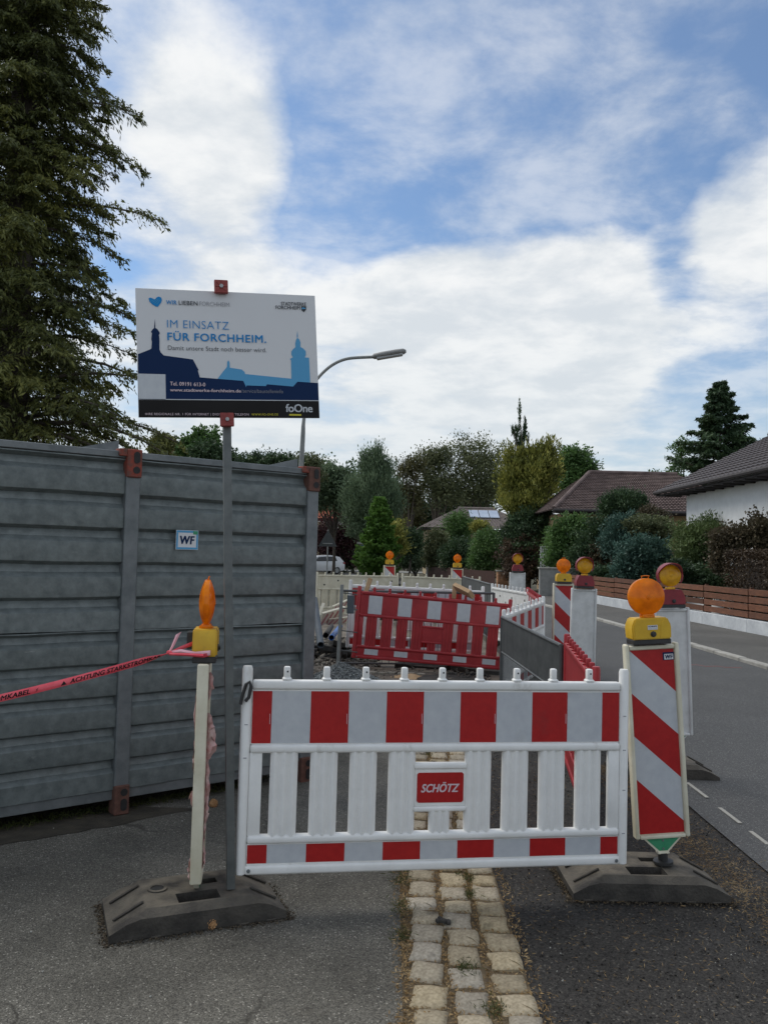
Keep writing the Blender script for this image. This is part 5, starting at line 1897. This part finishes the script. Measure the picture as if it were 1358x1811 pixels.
MB().box((13.2, 40.4, ez - .13), (9.9, .6, .06)).build('soffit', 'gutter', h2_, 0)
window(h2_, (13.4, 40.68, 2.9), 1.3, 1.3)
window(h2_, (10.3, 40.68, 2.6), 1.1, 1.3)
MB().tube([(8.4, 39.95, ez - .1), (8.85, 40.5, ez - .6), (8.85, 40.6, .2)], .05, 6).build('downpipe', 'gutter', h2_)

# bungalow with solar panels
h3 = thing('solar_house', 'beige bungalow with three solar panels on its grey brown roof', 'house')
ez, rz_ = 4.25, 6.3
MB().box((8.7, 80, 2.0), (9.4, 8, 4.1)).build('wall', 'render_beige', h3, 0)
tiles(h3, 'roof', 'tilegrey', (3.3, 75, ez), (14.2, 75, ez), (7.1, 80, rz_), (10.6, 80, rz_), 20, 60, .05)
tiles(h3, 'roof', 'tilegrey', (3.3, 85, ez), (3.3, 75, ez), (7.1, 80, rz_), (7.1, 80, rz_), 20, 50, .05)
MB().tube([(7.1, 80, rz_ + .05), (10.6, 80, rz_ + .05)], .12, 6).build('ridge_cap', 'tilegrey', h3)
MB().box((8.7, 75.4, ez - .12), (10.8, .6, .1)).build('soffit', 'gutter', h3, 0)
sl_n = Vector((0, -(rz_ - ez), 5)).normalized()
for k in range(3):
    xx = at(838 + 17.5 * k, 910, 78.3).x
    t = .66
    c = Vector((xx, 75 + 5 * t, ez + (rz_ - ez) * t)) + sl_n * .14
    o = MB().box((0, 0, 0), (.86, 1.95, .06), .01).build('solar_panel', 'solar', h3, 0)
    o.location = c; o.rotation_euler = (math.atan2(rz_ - ez, 5), 0, 0)
window(h3, (6.1, 75.95, 2.4), 1.6, 1.5)
window(h3, (9.4, 75.95, 2.4), 1.6, 1.5)
MB().box((4.6, 75.94, 1.6), (.12, .06, 2.2)).build('corner_post', 'frame', h3, 0)

# red roofed house far left
h4 = thing('red_roof_house', 'house with red tiled roof showing past the container end', 'house')
MB().box((-9.6, 88, 2.4), (9.0, 7, 5.0)).build('wall', 'render_beige', h4, 0)
tiles(h4, 'roof', 'tilered', (-15.5, 84, 5.2), (-4.3, 84, 5.2), (-15.5, 88, 7.8), (-4.9, 88, 7.8), 22, 50, .06)
tiles(h4, 'roof', 'tilered', (-15.5, 92, 5.2), (-4.3, 92, 5.2), (-15.5, 88, 7.8), (-4.9, 88, 7.8), 10, 30, .06)
window(h4, (-7, 84.45, 2.8), 1.4, 1.3)
h5 = thing('chimney_house', 'low house with a brick chimney just topping the container', 'house')
MB().box((-10, 42, 1.9), (7.6, 7, 3.8)).build('wall', 'render_beige', h5, 0)
tiles(h5, 'roof', 'tilegrey', (-14.2, 38, 3.7), (-6, 38, 3.7), (-14.2, 42, 5.2), (-6.6, 42, 5.2), 14, 40, .05)
tiles(h5, 'roof', 'tilegrey', (-14.2, 46, 3.7), (-6, 46, 3.7), (-14.2, 42, 5.2), (-6.6, 42, 5.2), 8, 20, .05)
cxx = at(305, 800, 41).x
MB().box((cxx, 41, 5.9), (.36, .36, 2.4)).build('chimney', 'chimney', h5, 0)
MB().box((cxx, 41, 7.08), (.42, .42, .06)).build('chimney_cap', 'concrete', h5, 0)


# ---------------------------------------------------------------- trees and bushes
def limbs(b, root, tips, r0):
    for t in tips:
        t = Vector(t); root = Vector(root)
        mid = root.lerp(t, .5) + Vector((R.uniform(-.1, .1), R.uniform(-.1, .1), .08)) * (t - root).length
        b.tube(catmull([root, mid, t], 4), [r0 * (1 - .8 * i / 8) for i in range(9)], 6)


def crown_points(blobs, ncl, per, cr, shell=2.4, flat=.7, g=rng):
    vol = np.array([max(b[3] * b[4] * b[5], 1e-4) ** .75 for b in blobs]); vol /= vol.sum()
    idx = g.choice(len(blobs), ncl, p=vol)
    B = np.array(blobs)[idx]
    d = unit(g.normal(size=(ncl, 3)))
    r = g.random(ncl)[:, None] ** (1 / shell)
    jit = 1 + .16 * g.normal(size=(ncl, 1))
    cc = B[:, :3] + d * r * B[:, 3:] * jit
    size = cr * g.uniform(.6, 1.35, ncl)
    off = g.normal(size=(ncl, per, 3)) * size[:, None, None] * np.array([1, 1, flat])
    C = (cc[:, None, :] + off).reshape(-1, 3)
    O = np.repeat(d, per, 0) * .6 + unit(off.reshape(-1, 3) + 1e-6) * .7
    return C, O


def plant(name, label, cat, mt, d, base_px, blobs_px, ncl, per, cr_px, leaf, up=0.0, trunk=None, group=None, shell=2.4, flat=.75, deep=1.0, jitter=.8, zmin=.05, tr=.14, core=False):
    """d: distance up the street; blobs (px, py, rx, ry) as surveyed, turned into crowns with real depth"""
    k = d / FPX
    bx_ = at(base_px, 990, d).x
    z0 = gz(min(d, 90)) if d < 60 else gz(d)
    blobs = []
    for (px, py, rx, ry) in blobs_px:
        c = at(px, py, d)
        blobs.append((c.x - bx_, R.uniform(-.3, .3) * rx * k, c.z - z0, rx * k, rx * k * deep, ry * k))
    o = thing(name, label, cat, (bx_, d, z0), group=group)
    C, O = crown_points(blobs, ncl, per, cr_px * k, shell, flat)
    keep = C[:, 2] > zmin
    C, O = C[keep], O[keep]
    A = O + rng.normal(size=C.shape) * jitter + np.array([0, 0, up])
    n = len(C)
    me = leaves('crown', C, A, leaf[0] * rng.uniform(.6, 1.25, n), leaf[1] * rng.uniform(.6, 1.25, n), mt, bend=.2)
    link('crown' if trunk else 'foliage', me, o)
    b = MB()
    if trunk:
        th = trunk * 1.0
        b.tube([(0, 0, -.05), (.03, 0, th * .5), (0, .02, th)], [tr, tr * .85, tr * .7], 9)
        o2 = b.build('trunk', 'bark', o, 60)
        b = MB()
        limbs(b, (0, 0, th * .95), [(q[0], q[1], q[2] + q[5] * .3) for q in blobs] + [(q[0] + q[3] * .5 * R.uniform(-1, 1), q[1] + q[4] * .5, q[2] + q[5] * .5 * R.uniform(-1, 1)) for q in blobs], tr * .55)
        b.build('limbs', 'bark', o, 60)
    else:
        for i in range(5):
            q = blobs[i % len(blobs)]
            b.tube([(R.uniform(-.1, .1) + q[0] * .5, R.uniform(-.1, .1), 0), (q[0] + R.uniform(-.3, .3) * q[3], q[1], q[2])], [.03, .012], 5)
        b.build('stems', 'bark', o, 60)
    return o


G_olive = leafmat('leaf_olive', [(0.0457, 0.0558, 0.0203), (0.1015, 0.1167, 0.0355), (0.2373, 0.2373, 0.0614)], .25, nscale=.8)
G_grey = leafmat('leaf_grey_green', [(0.0647, 0.1000, 0.0588), (0.1324, 0.1912, 0.1058), (0.2587, 0.3395, 0.2005)], .3)
G_dark = leafmat('leaf_dark_green', [(0.0241, 0.0434, 0.0241), (0.0484, 0.0870, 0.0386), (0.0956, 0.1541, 0.0637)], .2)
G_mid = leafmat('leaf_mid_green', [(0.0473, 0.0893, 0.0315), (0.0945, 0.1733, 0.0525), (0.1790, 0.3031, 0.0924)], .3)
G_bright = leafmat('leaf_bright_green', [(0.0501, 0.1059, 0.0231), (0.0963, 0.2021, 0.0347), (0.1637, 0.2888, 0.0578)], .3)
G_yel = leafmat('leaf_yellow_green', [(0.0592, 0.0760, 0.0203), (0.2089, 0.2212, 0.0491), (0.5456, 0.5135, 0.1283)], .3, nscale=1.2)
G_brown = leafmat('leaf_autumn_brown', [(.06, .068, .028), (.10, .095, .04), (.15, .15, .06)], .3)
G_wine = leafmat('leaf_wine_red', [(0.0245, 0.0123, 0.0158), (0.0490, 0.0192, 0.0227), (0.0788, 0.0315, 0.0315)], .25)
G_rust = leafmat('leaf_reddish', [(.042, .044, .022), (.085, .070, .040), (.135, .105, .065)], .25)
G_blue = leafmat('leaf_blue_green', [(0.0310, 0.0665, 0.0488), (0.0620, 0.1218, 0.0930), (0.1096, 0.2070, 0.1608)], .2)
G_hedge = leafmat('leaf_hedge_brown', [(0.0280, 0.0175, 0.0105), (0.0595, 0.0385, 0.0210), (0.0963, 0.0630, 0.0315)], .15)
G_dull = leafmat('leaf_dull_green', [(0.0656, 0.0854, 0.0426), (0.1313, 0.1509, 0.0721), (0.2347, 0.2526, 0.1227)], .3)
G_pine = leafmat('leaf_pine', [(0.0454, 0.0737, 0.0283), (0.1021, 0.1475, 0.0510), (0.1933, 0.2557, 0.0936)], .2)


def conifer(name, label, cat, mt, base, H, rfun, nb, nl, ns, leaf, droop=.45, zlo=1.0, seed=1, rise=.28, wide=.42, extra=(), group=None, tr=.3, hang=.75, vlo=.72):
    g = np.random.default_rng(seed)
    o = thing(name, label, cat, base, group=group)
    Cs = []; As = []
    wood = MB()
    bl = []
    for i in range(nb):
        z = zlo + (H - zlo) * ((i + g.random()) / nb) ** 1.05
        az = i * 2.39996 + g.normal() * .25
        bl.append((z, az, rfun(z) * g.uniform(vlo, 1.08)))
    bl += list(extra)
    for (z, az, ln) in bl:
        dr = np.array([math.cos(az), math.sin(az), 0]); sd_ = np.array([-dr[1], dr[0], 0])
        ri = rise * g.uniform(.6, 1.3); dp = droop * g.uniform(.7, 1.25)
        f = lambda t: (np.array([0, 0, z]) + dr * ln * t[:, None] + np.array([0, 0, 1]) * (ln * (ri * t - dp * t * t))[:, None])
        if ln > .5:
            pts_ = f(np.linspace(0, .95, 6))
            wood.tube([tuple(p) for p in pts_], [max(.006, .016 * ln * (1 - .16 * k)) for k in range(6)], 5, False)
        t = g.uniform(.16, 1.0, nl)
        P = f(t)
        side = g.choice([-1, 1], nl)
        bln = (wide * ln * (1.08 - t) + .12) * g.uniform(.5, 1.1, nl)
        D = dr * .75 + sd_ * side[:, None] * 1.0 + g.normal(size=(nl, 3)) * .25
        D = unit(D)
        u = np.linspace(.08, 1, ns)
        C = P[:, None, :] + D[:, None, :] * (bln[:, None] * u)[:, :, None]
        C[:, :, 2] -= (bln[:, None] * u ** 2) * .55 * hang / .75
        C += g.normal(size=C.shape) * .02 * max(1, leaf[0] / .15)
        A = D[:, None, :] * .7 + np.array([0, 0, -hang]) * (.4 + u[None, :, None]) + g.normal(size=C.shape) * .38
        Cs.append(C.reshape(-1, 3)); As.append(A.reshape(-1, 3))
    C = np.concatenate(Cs); A = np.concatenate(As)
    n = len(C)
    me = leaves('crown', C, A, leaf[0] * g.uniform(.55, 1.3, n), leaf[1] * g.uniform(.6, 1.3, n), mt, g, .25)
    link('crown', me, o)
    wood.build('limbs', 'bark', o, 60)
    MB().tube([(0, 0, -.05), (0, 0, H * .5), (0, 0, H * .97)], [tr, tr * .6, .02], 10).build('trunk', 'bark', o, 60)
    return o


conifer('cypress_tree', 'tall dark cypress with drooping olive sprays towering behind the container', 'tree', G_olive, (-5.9, 13, 0), 17.0,
        lambda z: 2.4 * max(.02, 1 - z / 17.2) ** .72, 540, 42, 13, (.105, .028), .46, 1.2, 5, .32, .42,
        extra=[(7.0, .05, 2.35), (8.6, -.1, 2.0), (8.2, .2, 1.95), (5.4, -.25, 2.15), (4.2, -.1, 2.5), (3.7, .1, 2.75), (3.4, -.35, 2.65), (3.5, -.15, 2.85), (4.6, .2, 2.45), (3.9, -.5, 2.5), (9.0, .1, 1.8)], tr=.34, hang=.55, vlo=.6)
conifer('spruce_tree', 'dark spruce rising behind the white bungalow roof', 'tree', G_dark, (at(1272, 800, 50).x, 50, 0), 12.5,
        lambda z: .2 + 6.0 * max(.02, 1 - z / 12.6) ** .88, 150, 40, 10, (.30, .09), .30, 3, 9, .50, .50, tr=.25, hang=.25, vlo=.45)
plant('light_tree', 'thin sparse tree beside the dark spruce', 'tree', G_mid, 52, 1205, [(1205, 800, 18, 32), (1195, 830, 14, 20), (1160, 840, 12, 6)], 105, 14, 4, (0.187, 0.108), trunk=4.0)
plant('willow_tree', 'tall grey green tree with upright leafy shoots beyond the junction', 'tree', G_grey, 60, 660, [(655, 890, 40, 66), (632, 895, 26, 52), (684, 892, 26, 56), (660, 830, 24, 36), (648, 815, 10, 24), (668, 812, 9, 24), (684, 835, 9, 25)],
      1662, 26, 5.5, (0.245, 0.072), up=1.5, trunk=2.6, flat=1.4, jitter=.5)
plant('leafy_tree', 'grey green tree beside the upright shooted tree, above the red roof', 'tree', G_grey, 66, 590, [(570, 860, 42, 42), (612, 868, 34, 40), (545, 850, 30, 34), (590, 838, 20, 20), (610, 850, 14, 26)], 577, 26, 8, (0.302, 0.173), trunk=3)
plant('pine_tree', 'dark green pine on the skyline just beside the sign pole', 'tree', G_dark, 56, 440, [(432, 828, 22, 22), (455, 820, 14, 18), (416, 820, 14, 14)], 227, 24, 6, (0.245, 0.115), trunk=3)
plant('pine_tree', 'dark rounded pine on the skyline between pole and lamp', 'tree', G_dark, 58, 490, [(478, 822, 26, 18), (505, 822, 26, 18), (495, 840, 30, 20)], 332, 24, 6, (0.245, 0.115), trunk=3)
plant('leafy_tree', 'olive green trees on the skyline at the lamp pole', 'tree', G_dull, 62, 530, [(525, 828, 22, 22), (548, 822, 16, 18), (540, 845, 28, 20)], 297, 24, 6, (0.259, 0.130), trunk=3)
plant('young_tree', 'light green loose tree rising behind the container beside the sign', 'tree', G_mid, 28, 350, [(326, 792, 16, 22), (352, 772, 9, 20), (376, 776, 9, 20), (360, 798, 26, 20), (346, 790, 9, 20)], 367, 24, 4.5, (0.144, 0.079), trunk=3.2, shell=2)
plant('dark_shrub', 'dark blue green bush behind the container under the light green tree', 'shrub', G_dark, 27, 372, [(372, 805, 34, 20), (400, 815, 20, 16)], 297, 24, 4, (0.130, 0.072), trunk=2.6)
plant('yew_bush', 'small olive bush beside the chimney above the container', 'shrub', G_olive, 26, 286, [(282, 790, 18, 20), (296, 782, 8, 12)], 210, 24, 3.5, (0.122, 0.058), trunk=3)
plant('big_tree', 'big loose crowned tree on the skyline with sky showing through', 'tree', G_dull, 98, 845, [(860, 803, 32, 34), (820, 802, 30, 32), (845, 838, 42, 34), (880, 830, 22, 40), (800, 845, 26, 30), (850, 870, 50, 30)], 577, 24, 7.5, (0.302, 0.173), trunk=4.5, shell=1.9, tr=.3)
plant('big_tree', 'mid height skyline tree beside the brownish one', 'tree', G_dull, 96, 770, [(760, 815, 26, 28), (782, 808, 18, 26), (765, 848, 34, 28), (790, 870, 34, 30)], 367, 24, 7, (0.302, 0.173), trunk=4.5, shell=1.9, tr=.25)
plant('brown_tree', 'autumn brown tinged tree next to the upright shooted tree', 'tree', G_brown, 94, 722, [(718, 832, 22, 30), (708, 865, 18, 30), (735, 822, 14, 24), (728, 880, 26, 30)], 297, 22, 6, (0.302, 0.158), trunk=4, shell=1.8, tr=.22)
plant('dark_tree', 'dark dense tree behind the solar panel bungalow', 'tree', G_dark, 106, 760, [(740, 900, 44, 36), (800, 892, 44, 30), (770, 925, 50, 30), (850, 895, 40, 30)], 577, 26, 8, (0.360, 0.202), trunk=3)
plant('dark_tree', 'brown green dense growth left of the solar panel bungalow', 'tree', G_brown, 100, 715, [(715, 900, 24, 36), (730, 925, 22, 26)], 262, 24, 7, (0.324, 0.180), trunk=2)
plant('golden_yew', 'broad golden green columnar yew by the street bend', 'tree', G_yel, 46.5, 930, [(905, 850, 24, 48), (940, 845, 30, 48), (968, 835, 20, 50), (972, 800, 8, 36), (900, 812, 10, 26), (940, 810, 12, 26), (918, 815, 8, 24), (958, 805, 8, 24), (930, 892, 44, 26)],
      860, 28, 5.0, (0.25, 0.078), up=1.2, trunk=2.2, flat=1.3, jitter=.5)
plant('yew_shrub', 'dark lower shrub growth in front of the golden yew', 'shrub', G_dark, 45.2, 935, [(940, 930, 40, 36), (912, 945, 28, 28), (966, 925, 18, 28), (935, 975, 46, 34)], 910, 26, 5, (0.173, 0.072), up=.4, trunk=1.2)
plant('slim_spire', 'slim bent dark conifer tip standing above the golden yew', 'tree', G_dark, 47, 921, [(919, 738, 2.2, 30), (928, 762, 3, 24), (913, 768, 3, 22), (921, 790, 7, 26), (934, 776, 1.5, 14), (907, 760, 1.5, 10)],
      190, 18, 1.2, (.17, .045), up=2.2, trunk=5.5, flat=2.2, jitter=.35, tr=.09)
plant('far_tree', 'rounded mid green tree between golden yew and ochre house roof', 'tree', G_mid, 64, 1015, [(1018, 812, 24, 26), (1035, 830, 20, 20), (998, 825, 18, 34), (1010, 850, 28, 30)], 437, 24, 6.5, (0.259, 0.144), trunk=4)
plant('copper_beech', 'dark wine red bush behind the white car', 'shrub', G_wine, 78, 605, [(606, 935, 30, 40), (572, 955, 26, 40), (590, 960, 26, 36), (625, 960, 24, 34)], 525, 26, 6, (0.216, 0.130), trunk=1.2)
conifer('thuja_tree', 'bright green cone shaped thuja at the junction', 'tree', G_bright, (at(669, 980, 50).x, 50, -.02), 5.0,
        lambda z: .15 + 1.5 * max(.02, 1 - z / 5.2) ** .85, 190, 22, 8, (.22, .09), .05, .1, 8, .7, .5, tr=.1, hang=-.3)
GS2 = 'garden shrubs along the street end'
plant('shrub', 'airy yellow green shrub right beside the cone shaped thuja', 'shrub', G_yel, 54, 703, [(700, 940, 16, 26), (706, 960, 16, 20)], 157, 22, 5, (0.173, 0.086), up=.6, trunk=.8, group=GS2)
plant('shrub', 'rounded dark green shrub below the solar house corner', 'shrub', G_dark, 58, 725, [(722, 960, 24, 26)], 262, 24, 5, (0.173, 0.101), trunk=.6, group=GS2)
plant('shrub', 'low spreading grey green shrub at the street end by the white post', 'shrub', G_grey, 63, 735, [(735, 988, 34, 16), (712, 990, 24, 13)], 332, 24, 4, (0.187, 0.101), trunk=.3, group=GS2)
plant('shrub', 'low dark shrub by the blue traffic sign', 'shrub', G_dark, 66, 668, [(668, 985, 34, 18), (690, 988, 20, 14)], 332, 24, 4, (0.187, 0.101), trunk=.3, group=GS2)
plant('shrub', 'dark hedge behind the stone pier', 'shrub', G_dark, 80, 625, [(625, 985, 30, 20), (600, 985, 24, 24)], 297, 24, 5, (0.202, 0.108), trunk=.3, group=GS2)
plant('round_bush', 'rounded leafy bush before the solar bungalow wall', 'shrub', G_mid, 62, 812, [(812, 932, 24, 26), (808, 955, 22, 20)], 385, 24, 4.5, (0.187, 0.108), trunk=.8)
plant('golden_bush', 'small golden yellow bush in front of the solar bungalow', 'shrub', G_yel, 60, 847, [(847, 930, 14, 10), (856, 940, 12, 10)], 157, 22, 3.5, (0.173, 0.101), trunk=1)
plant('olive_bush', 'dull green bush below the beige wall', 'shrub', G_dull, 60, 772, [(772, 962, 20, 26), (765, 985, 16, 18)], 297, 24, 4.5, (0.187, 0.101), trunk=.5)
plant('green_hedge', 'dense green hedge mound above the brown board fence', 'hedge', G_mid, 52.5, 862, [(862, 970, 30, 34), (850, 990, 22, 20), (880, 985, 18, 26)], 577, 26, 4.5, (0.144, 0.086), trunk=.5)
plant('green_hedge', 'darker hedge mound before the lighter green hedge', 'hedge', G_dark, 56, 815, [(815, 978, 26, 26), (795, 985, 18, 22)], 385, 26, 4.5, (0.158, 0.094), trunk=.5)
GH = 'garden hedge before the ochre house'
plant('garden_shrub', 'tall dark leafy shrub before the ochre house corner', 'shrub', G_mid, 38.5, 1000, [(1000, 950, 28, 40), (990, 985, 26, 34), (1022, 935, 22, 30)], 577, 26, 5, (0.144, 0.086), trunk=.8, group=GH)
plant('garden_shrub', 'wide dark shrub with reddish tips above the gate pier', 'shrub', G_dark, 37, 1045, [(1045, 975, 34, 40), (1060, 945, 24, 30), (1030, 1000, 30, 28)], 577, 26, 5, (0.144, 0.086), trunk=.6, group=GH)
plant('garden_shrub', 'rust tinged shrub between two blue green ones', 'shrub', G_rust, 36, 1085, [(1068, 985, 20, 34), (1150, 915, 26, 18)], 350, 26, 4.5, (0.122, 0.072), trunk=.6, group=GH)
plant('dark_fir', 'dark needly firs standing against the brown roof', 'tree', G_dark, 37.5, 1105, [(1075, 895, 14, 22), (1102, 890, 26, 22), (1130, 893, 16, 18)], 420, 26, 4, (0.173, 0.050), up=.8, trunk=2.2, flat=1.2)
plant('blue_cypress', 'grey blue dense cypress before the brown roof', 'shrub', G_blue, 35, 1098, [(1098, 935, 30, 28), (1090, 960, 26, 26)], 577, 26, 4, (0.122, 0.050), up=.6, trunk=.8)
plant('berry_shrub', 'mixed leafy shrub with reddish tint under the house eave', 'shrub', G_dull, 34, 1150, [(1140, 930, 34, 18), (1170, 940, 24, 22)], 420, 26, 4, (0.115, 0.072), trunk=.8)
plant('juniper', 'spreading blue green juniper behind the fence', 'shrub', G_blue, 30.5, 1135, [(1130, 985, 42, 36), (1160, 990, 30, 34), (1110, 1010, 28, 24)], 735, 28, 5, (0.144, 0.050), up=.3, trunk=.4)
plant('pine_bush', 'feathery green dwarf pine before the white bungalow wall', 'shrub', G_pine, 27, 1250, [(1235, 955, 44, 40), (1285, 940, 44, 32), (1225, 995, 30, 40), (1262, 990, 40, 40)], 980, 30, 6, (0.144, 0.040), up=.5, trunk=.6)
plant('red_shrub', 'reddish leafy shrub above the clipped hedge', 'shrub', G_rust, 23.5, 1318, [(1300, 955, 36, 26), (1350, 945, 40, 34), (1275, 985, 18, 34), (1390, 960, 34, 30)], 735, 26, 6, (0.094, 0.061), trunk=.6)
plant('green_shrub', 'dark shrub behind the slat fence below the dwarf pine', 'shrub', G_dark, 25.5, 1200, [(1195, 1020, 30, 30), (1235, 1030, 34, 26), (1270, 1030, 26, 26)], 577, 26, 5, (0.101, 0.058), trunk=.3)
plant('green_shrub', 'dark shrub behind the far half of the slat fence', 'shrub', G_dark, 32, 1090, [(1085, 1020, 34, 20), (1130, 1025, 34, 20)], 455, 26, 4, (0.122, 0.072), trunk=.3)


G_copper = leafmat('leaf_copper', [(.04, .034, .022), (.09, .058, .04), (.14, .10, .06)], .2)


def box_hedge(name, label, mt, c, s, n, leaf):
    o = thing(name, label, 'hedge', c)
    P = rng.uniform(-.5, .5, (n, 3)); ax = rng.choice(3, n, p=[.3, .3, .4]); sg = rng.choice([-.5, .5], n)
    sg[ax == 2] = .5
    P[np.arange(n), ax] = sg - np.sign(sg) * np.abs(rng.normal(size=n)) * .05 + rng.normal(size=n) * .02
    C = P * np.array(s) + np.array([0, 0, s[2] / 2])
    link('foliage', leaves('foliage', C, rng.normal(size=(n, 3)), leaf[0] * rng.uniform(.6, 1.3, n), leaf[1] * rng.uniform(.6, 1.3, n), mt, bend=.2), o)
    MB().box((0, 0, s[2] * .45), (s[0] * .88, s[1] * .9, s[2] * .88), .03).build('filler_core', mat(name + '_filler', (.014, .009, .006), (.03, .02, .012), 9, rough=.95, bump=1), o)  # solid dark box added inside the leaves to stop see-through
    return o


box_hedge('clipped_hedge', 'clipped square brown hedge right behind the slat fence', G_hedge, (9.85, 19.0, .06), (2.2, 5.0, 1.97), 46000, (.07, .034))

plant('copper_shrub', 'dull reddish brown shrubs grown together behind the brick pier', 'shrub', G_copper, 44.3, 924, [(905, 985, 20, 30), (928, 978, 24, 32), (948, 985, 16, 30), (915, 1005, 28, 22), (940, 1005, 22, 22)], 620, 26, 4, (.14, .085), trunk=None)


# far wood closing the street end
P_ = []
blob = [(R.uniform(-75, 80), R.uniform(118, 140), R.uniform(2, 5), R.uniform(5, 9), R.uniform(4, 7), R.uniform(3, 5.5)) for _ in range(34)]
C, O = crown_points(blob, 1500, 22, .9)
C = C[C[:, 2] > -.1]
tag(link('far_wood', leaves('far_wood', C, rng.normal(size=C.shape), rng.uniform(.5, .9, len(C)), rng.uniform(.3, .5, len(C)), G_dull)), 'distant wood closing off the end of the street', 'wood', kind='stuff')
# grass verge tufts under the left hand trees and by the container foot
pts = []
for k in range(2600):
    t = R.uniform(-1.2, .75); s = R.gauss(0, .10)
    q = A_ + cdir * (t * CL) + Vector((-.06 + s * .6, .10 + s, 0))
    pts.append((q.x, q.y, .004))
slivers('weeds', 'dull weeds and moss under the container edge', 'weeds', 'moss', pts, .02, .06, .003, .007, up=1.2, lift=.02)

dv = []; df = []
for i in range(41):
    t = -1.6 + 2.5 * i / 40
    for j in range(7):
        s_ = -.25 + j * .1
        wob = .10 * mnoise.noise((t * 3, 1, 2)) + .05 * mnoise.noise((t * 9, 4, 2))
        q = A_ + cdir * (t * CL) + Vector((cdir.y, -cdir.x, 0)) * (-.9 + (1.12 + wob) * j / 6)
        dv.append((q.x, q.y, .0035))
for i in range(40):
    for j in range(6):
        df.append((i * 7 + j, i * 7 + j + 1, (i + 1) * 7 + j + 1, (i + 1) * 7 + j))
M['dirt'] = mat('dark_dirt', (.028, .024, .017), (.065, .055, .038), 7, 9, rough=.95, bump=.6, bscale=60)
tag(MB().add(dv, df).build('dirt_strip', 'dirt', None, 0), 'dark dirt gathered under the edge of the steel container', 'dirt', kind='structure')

# ---------------------------------------------------------------- white car
car = thing('parked_car', 'white parked car seen behind the far barriers at the junction', 'car', (at(562, 1000, 72).x, 72, gz(72)), math.radians(32))
# length along local x, tail at +x
side = [(-2.2, .35), (-2.2, .70), (-2.05, .88), (-1.2, 1.02), (2.05, 1.10), (2.22, .95), (2.24, .45), (2.15, .32)]
b = MB()
sec = [(-2.22, .40, .66, .78), (-2.1, .33, .82, .86), (-1.2, .30, 1.00, .90), (0, .30, 1.03, .91), (1.3, .30, 1.06, .91), (2.0, .33, 1.05, .88), (2.2, .42, .95, .82)]
V = []; F = []
for (x, z0, z1, hw) in sec:
    V += [(x, -hw * .92, z0), (x, -hw, (z0 + z1) / 2), (x, -hw * .93, z1), (x, hw * .93, z1), (x, hw, (z0 + z1) / 2), (x, hw * .92, z0)]
for i in range(len(sec) - 1):
    for j in range(6):
        F.append((i * 6 + j, i * 6 + (j + 1) % 6, (i + 1) * 6 + (j + 1) % 6, (i + 1) * 6 + j))
F += [(5, 4, 3, 2, 1, 0), tuple(range(36, 42))]
b.add(V, F).build('body', 'carwhite', car, 35)
cab = [(-1.15, 1.0), (-.35, 1.56), (.9, 1.64), (1.75, 1.50), (2.12, 1.06)]
V = []; F = []
for (x, z) in cab:
    hw = .84 if z < 1.2 else .68
    V += [(x, -hw, z), (x, hw, z)]
base_ = [(-1.15, 1.0), (2.12, 1.06)]
poly_l = [0, 2, 4, 6, 8]; poly_r = [9, 7, 5, 3, 1]
F += [tuple(poly_l), tuple(poly_r)]
for i in range(4):
    F.append((2 * i, 2 * i + 1, 2 * i + 3, 2 * i + 2))
F.append((0, 8, 9, 1))
MB().add(V, F).build('cabin', 'carwhite', car, 25)
for s in (-1, 1):
    for (pp) in ([(-.85, 1.10), (-.30, 1.46), (.42, 1.52), (.42, 1.12)], [(.50, 1.12), (.50, 1.52), (.95, 1.52), (1.35, 1.42), (1.45, 1.15)]):
        V = []
        for (x, z) in pp:
            hw = .84 - (z - 1.03) / .6 * .16
            V.append((x, s * (hw + .012), z))
        MB().add(V, [tuple(range(len(V)))]).build('window', 'glass', car, 0)
    w_ = MB().lathe([(.22, -.1), (.33, -.09), (.34, 0), (.33, .09), (.22, .1)], 20, Matrix.Rotation(math.pi / 2, 4, 'X'))
    wm = w_.mesh('wheel', 'tyre')
    rm = MB().lathe([(.0001, .02), (.21, .012), (.215, -.02)], 14, Matrix.Rotation(math.pi / 2 * s, 4, 'X')).mesh('rim', 'steel')
    for x in (-1.38, 1.38):
        o = link('wheel', wm, car); o.location = (x, s * .80, .34)
        q = link('rim', rm, o); q.location = (0, s * .10, 0)
    MB().box((2.12, s * .68, .98), (.22, .34, .12), .02).build('tail_light', 'taillight', car)
V = [(1.80, -.62, 1.44), (1.80, .62, 1.44), (2.115, .72, 1.14), (2.115, -.72, 1.14)]
MB().add([(x + .02, y_, z) for x, y_, z in V], [(0, 1, 2, 3)]).build('rear_window', 'glass', car, 0)
MB().box((2.235, 0, .70), (.02, .52, .12)).build('number_plate', 'frame', car, 0)
MB().box((2.2, 0, .45), (.08, 1.5, .16), .02).build('bumper', 'black', car)
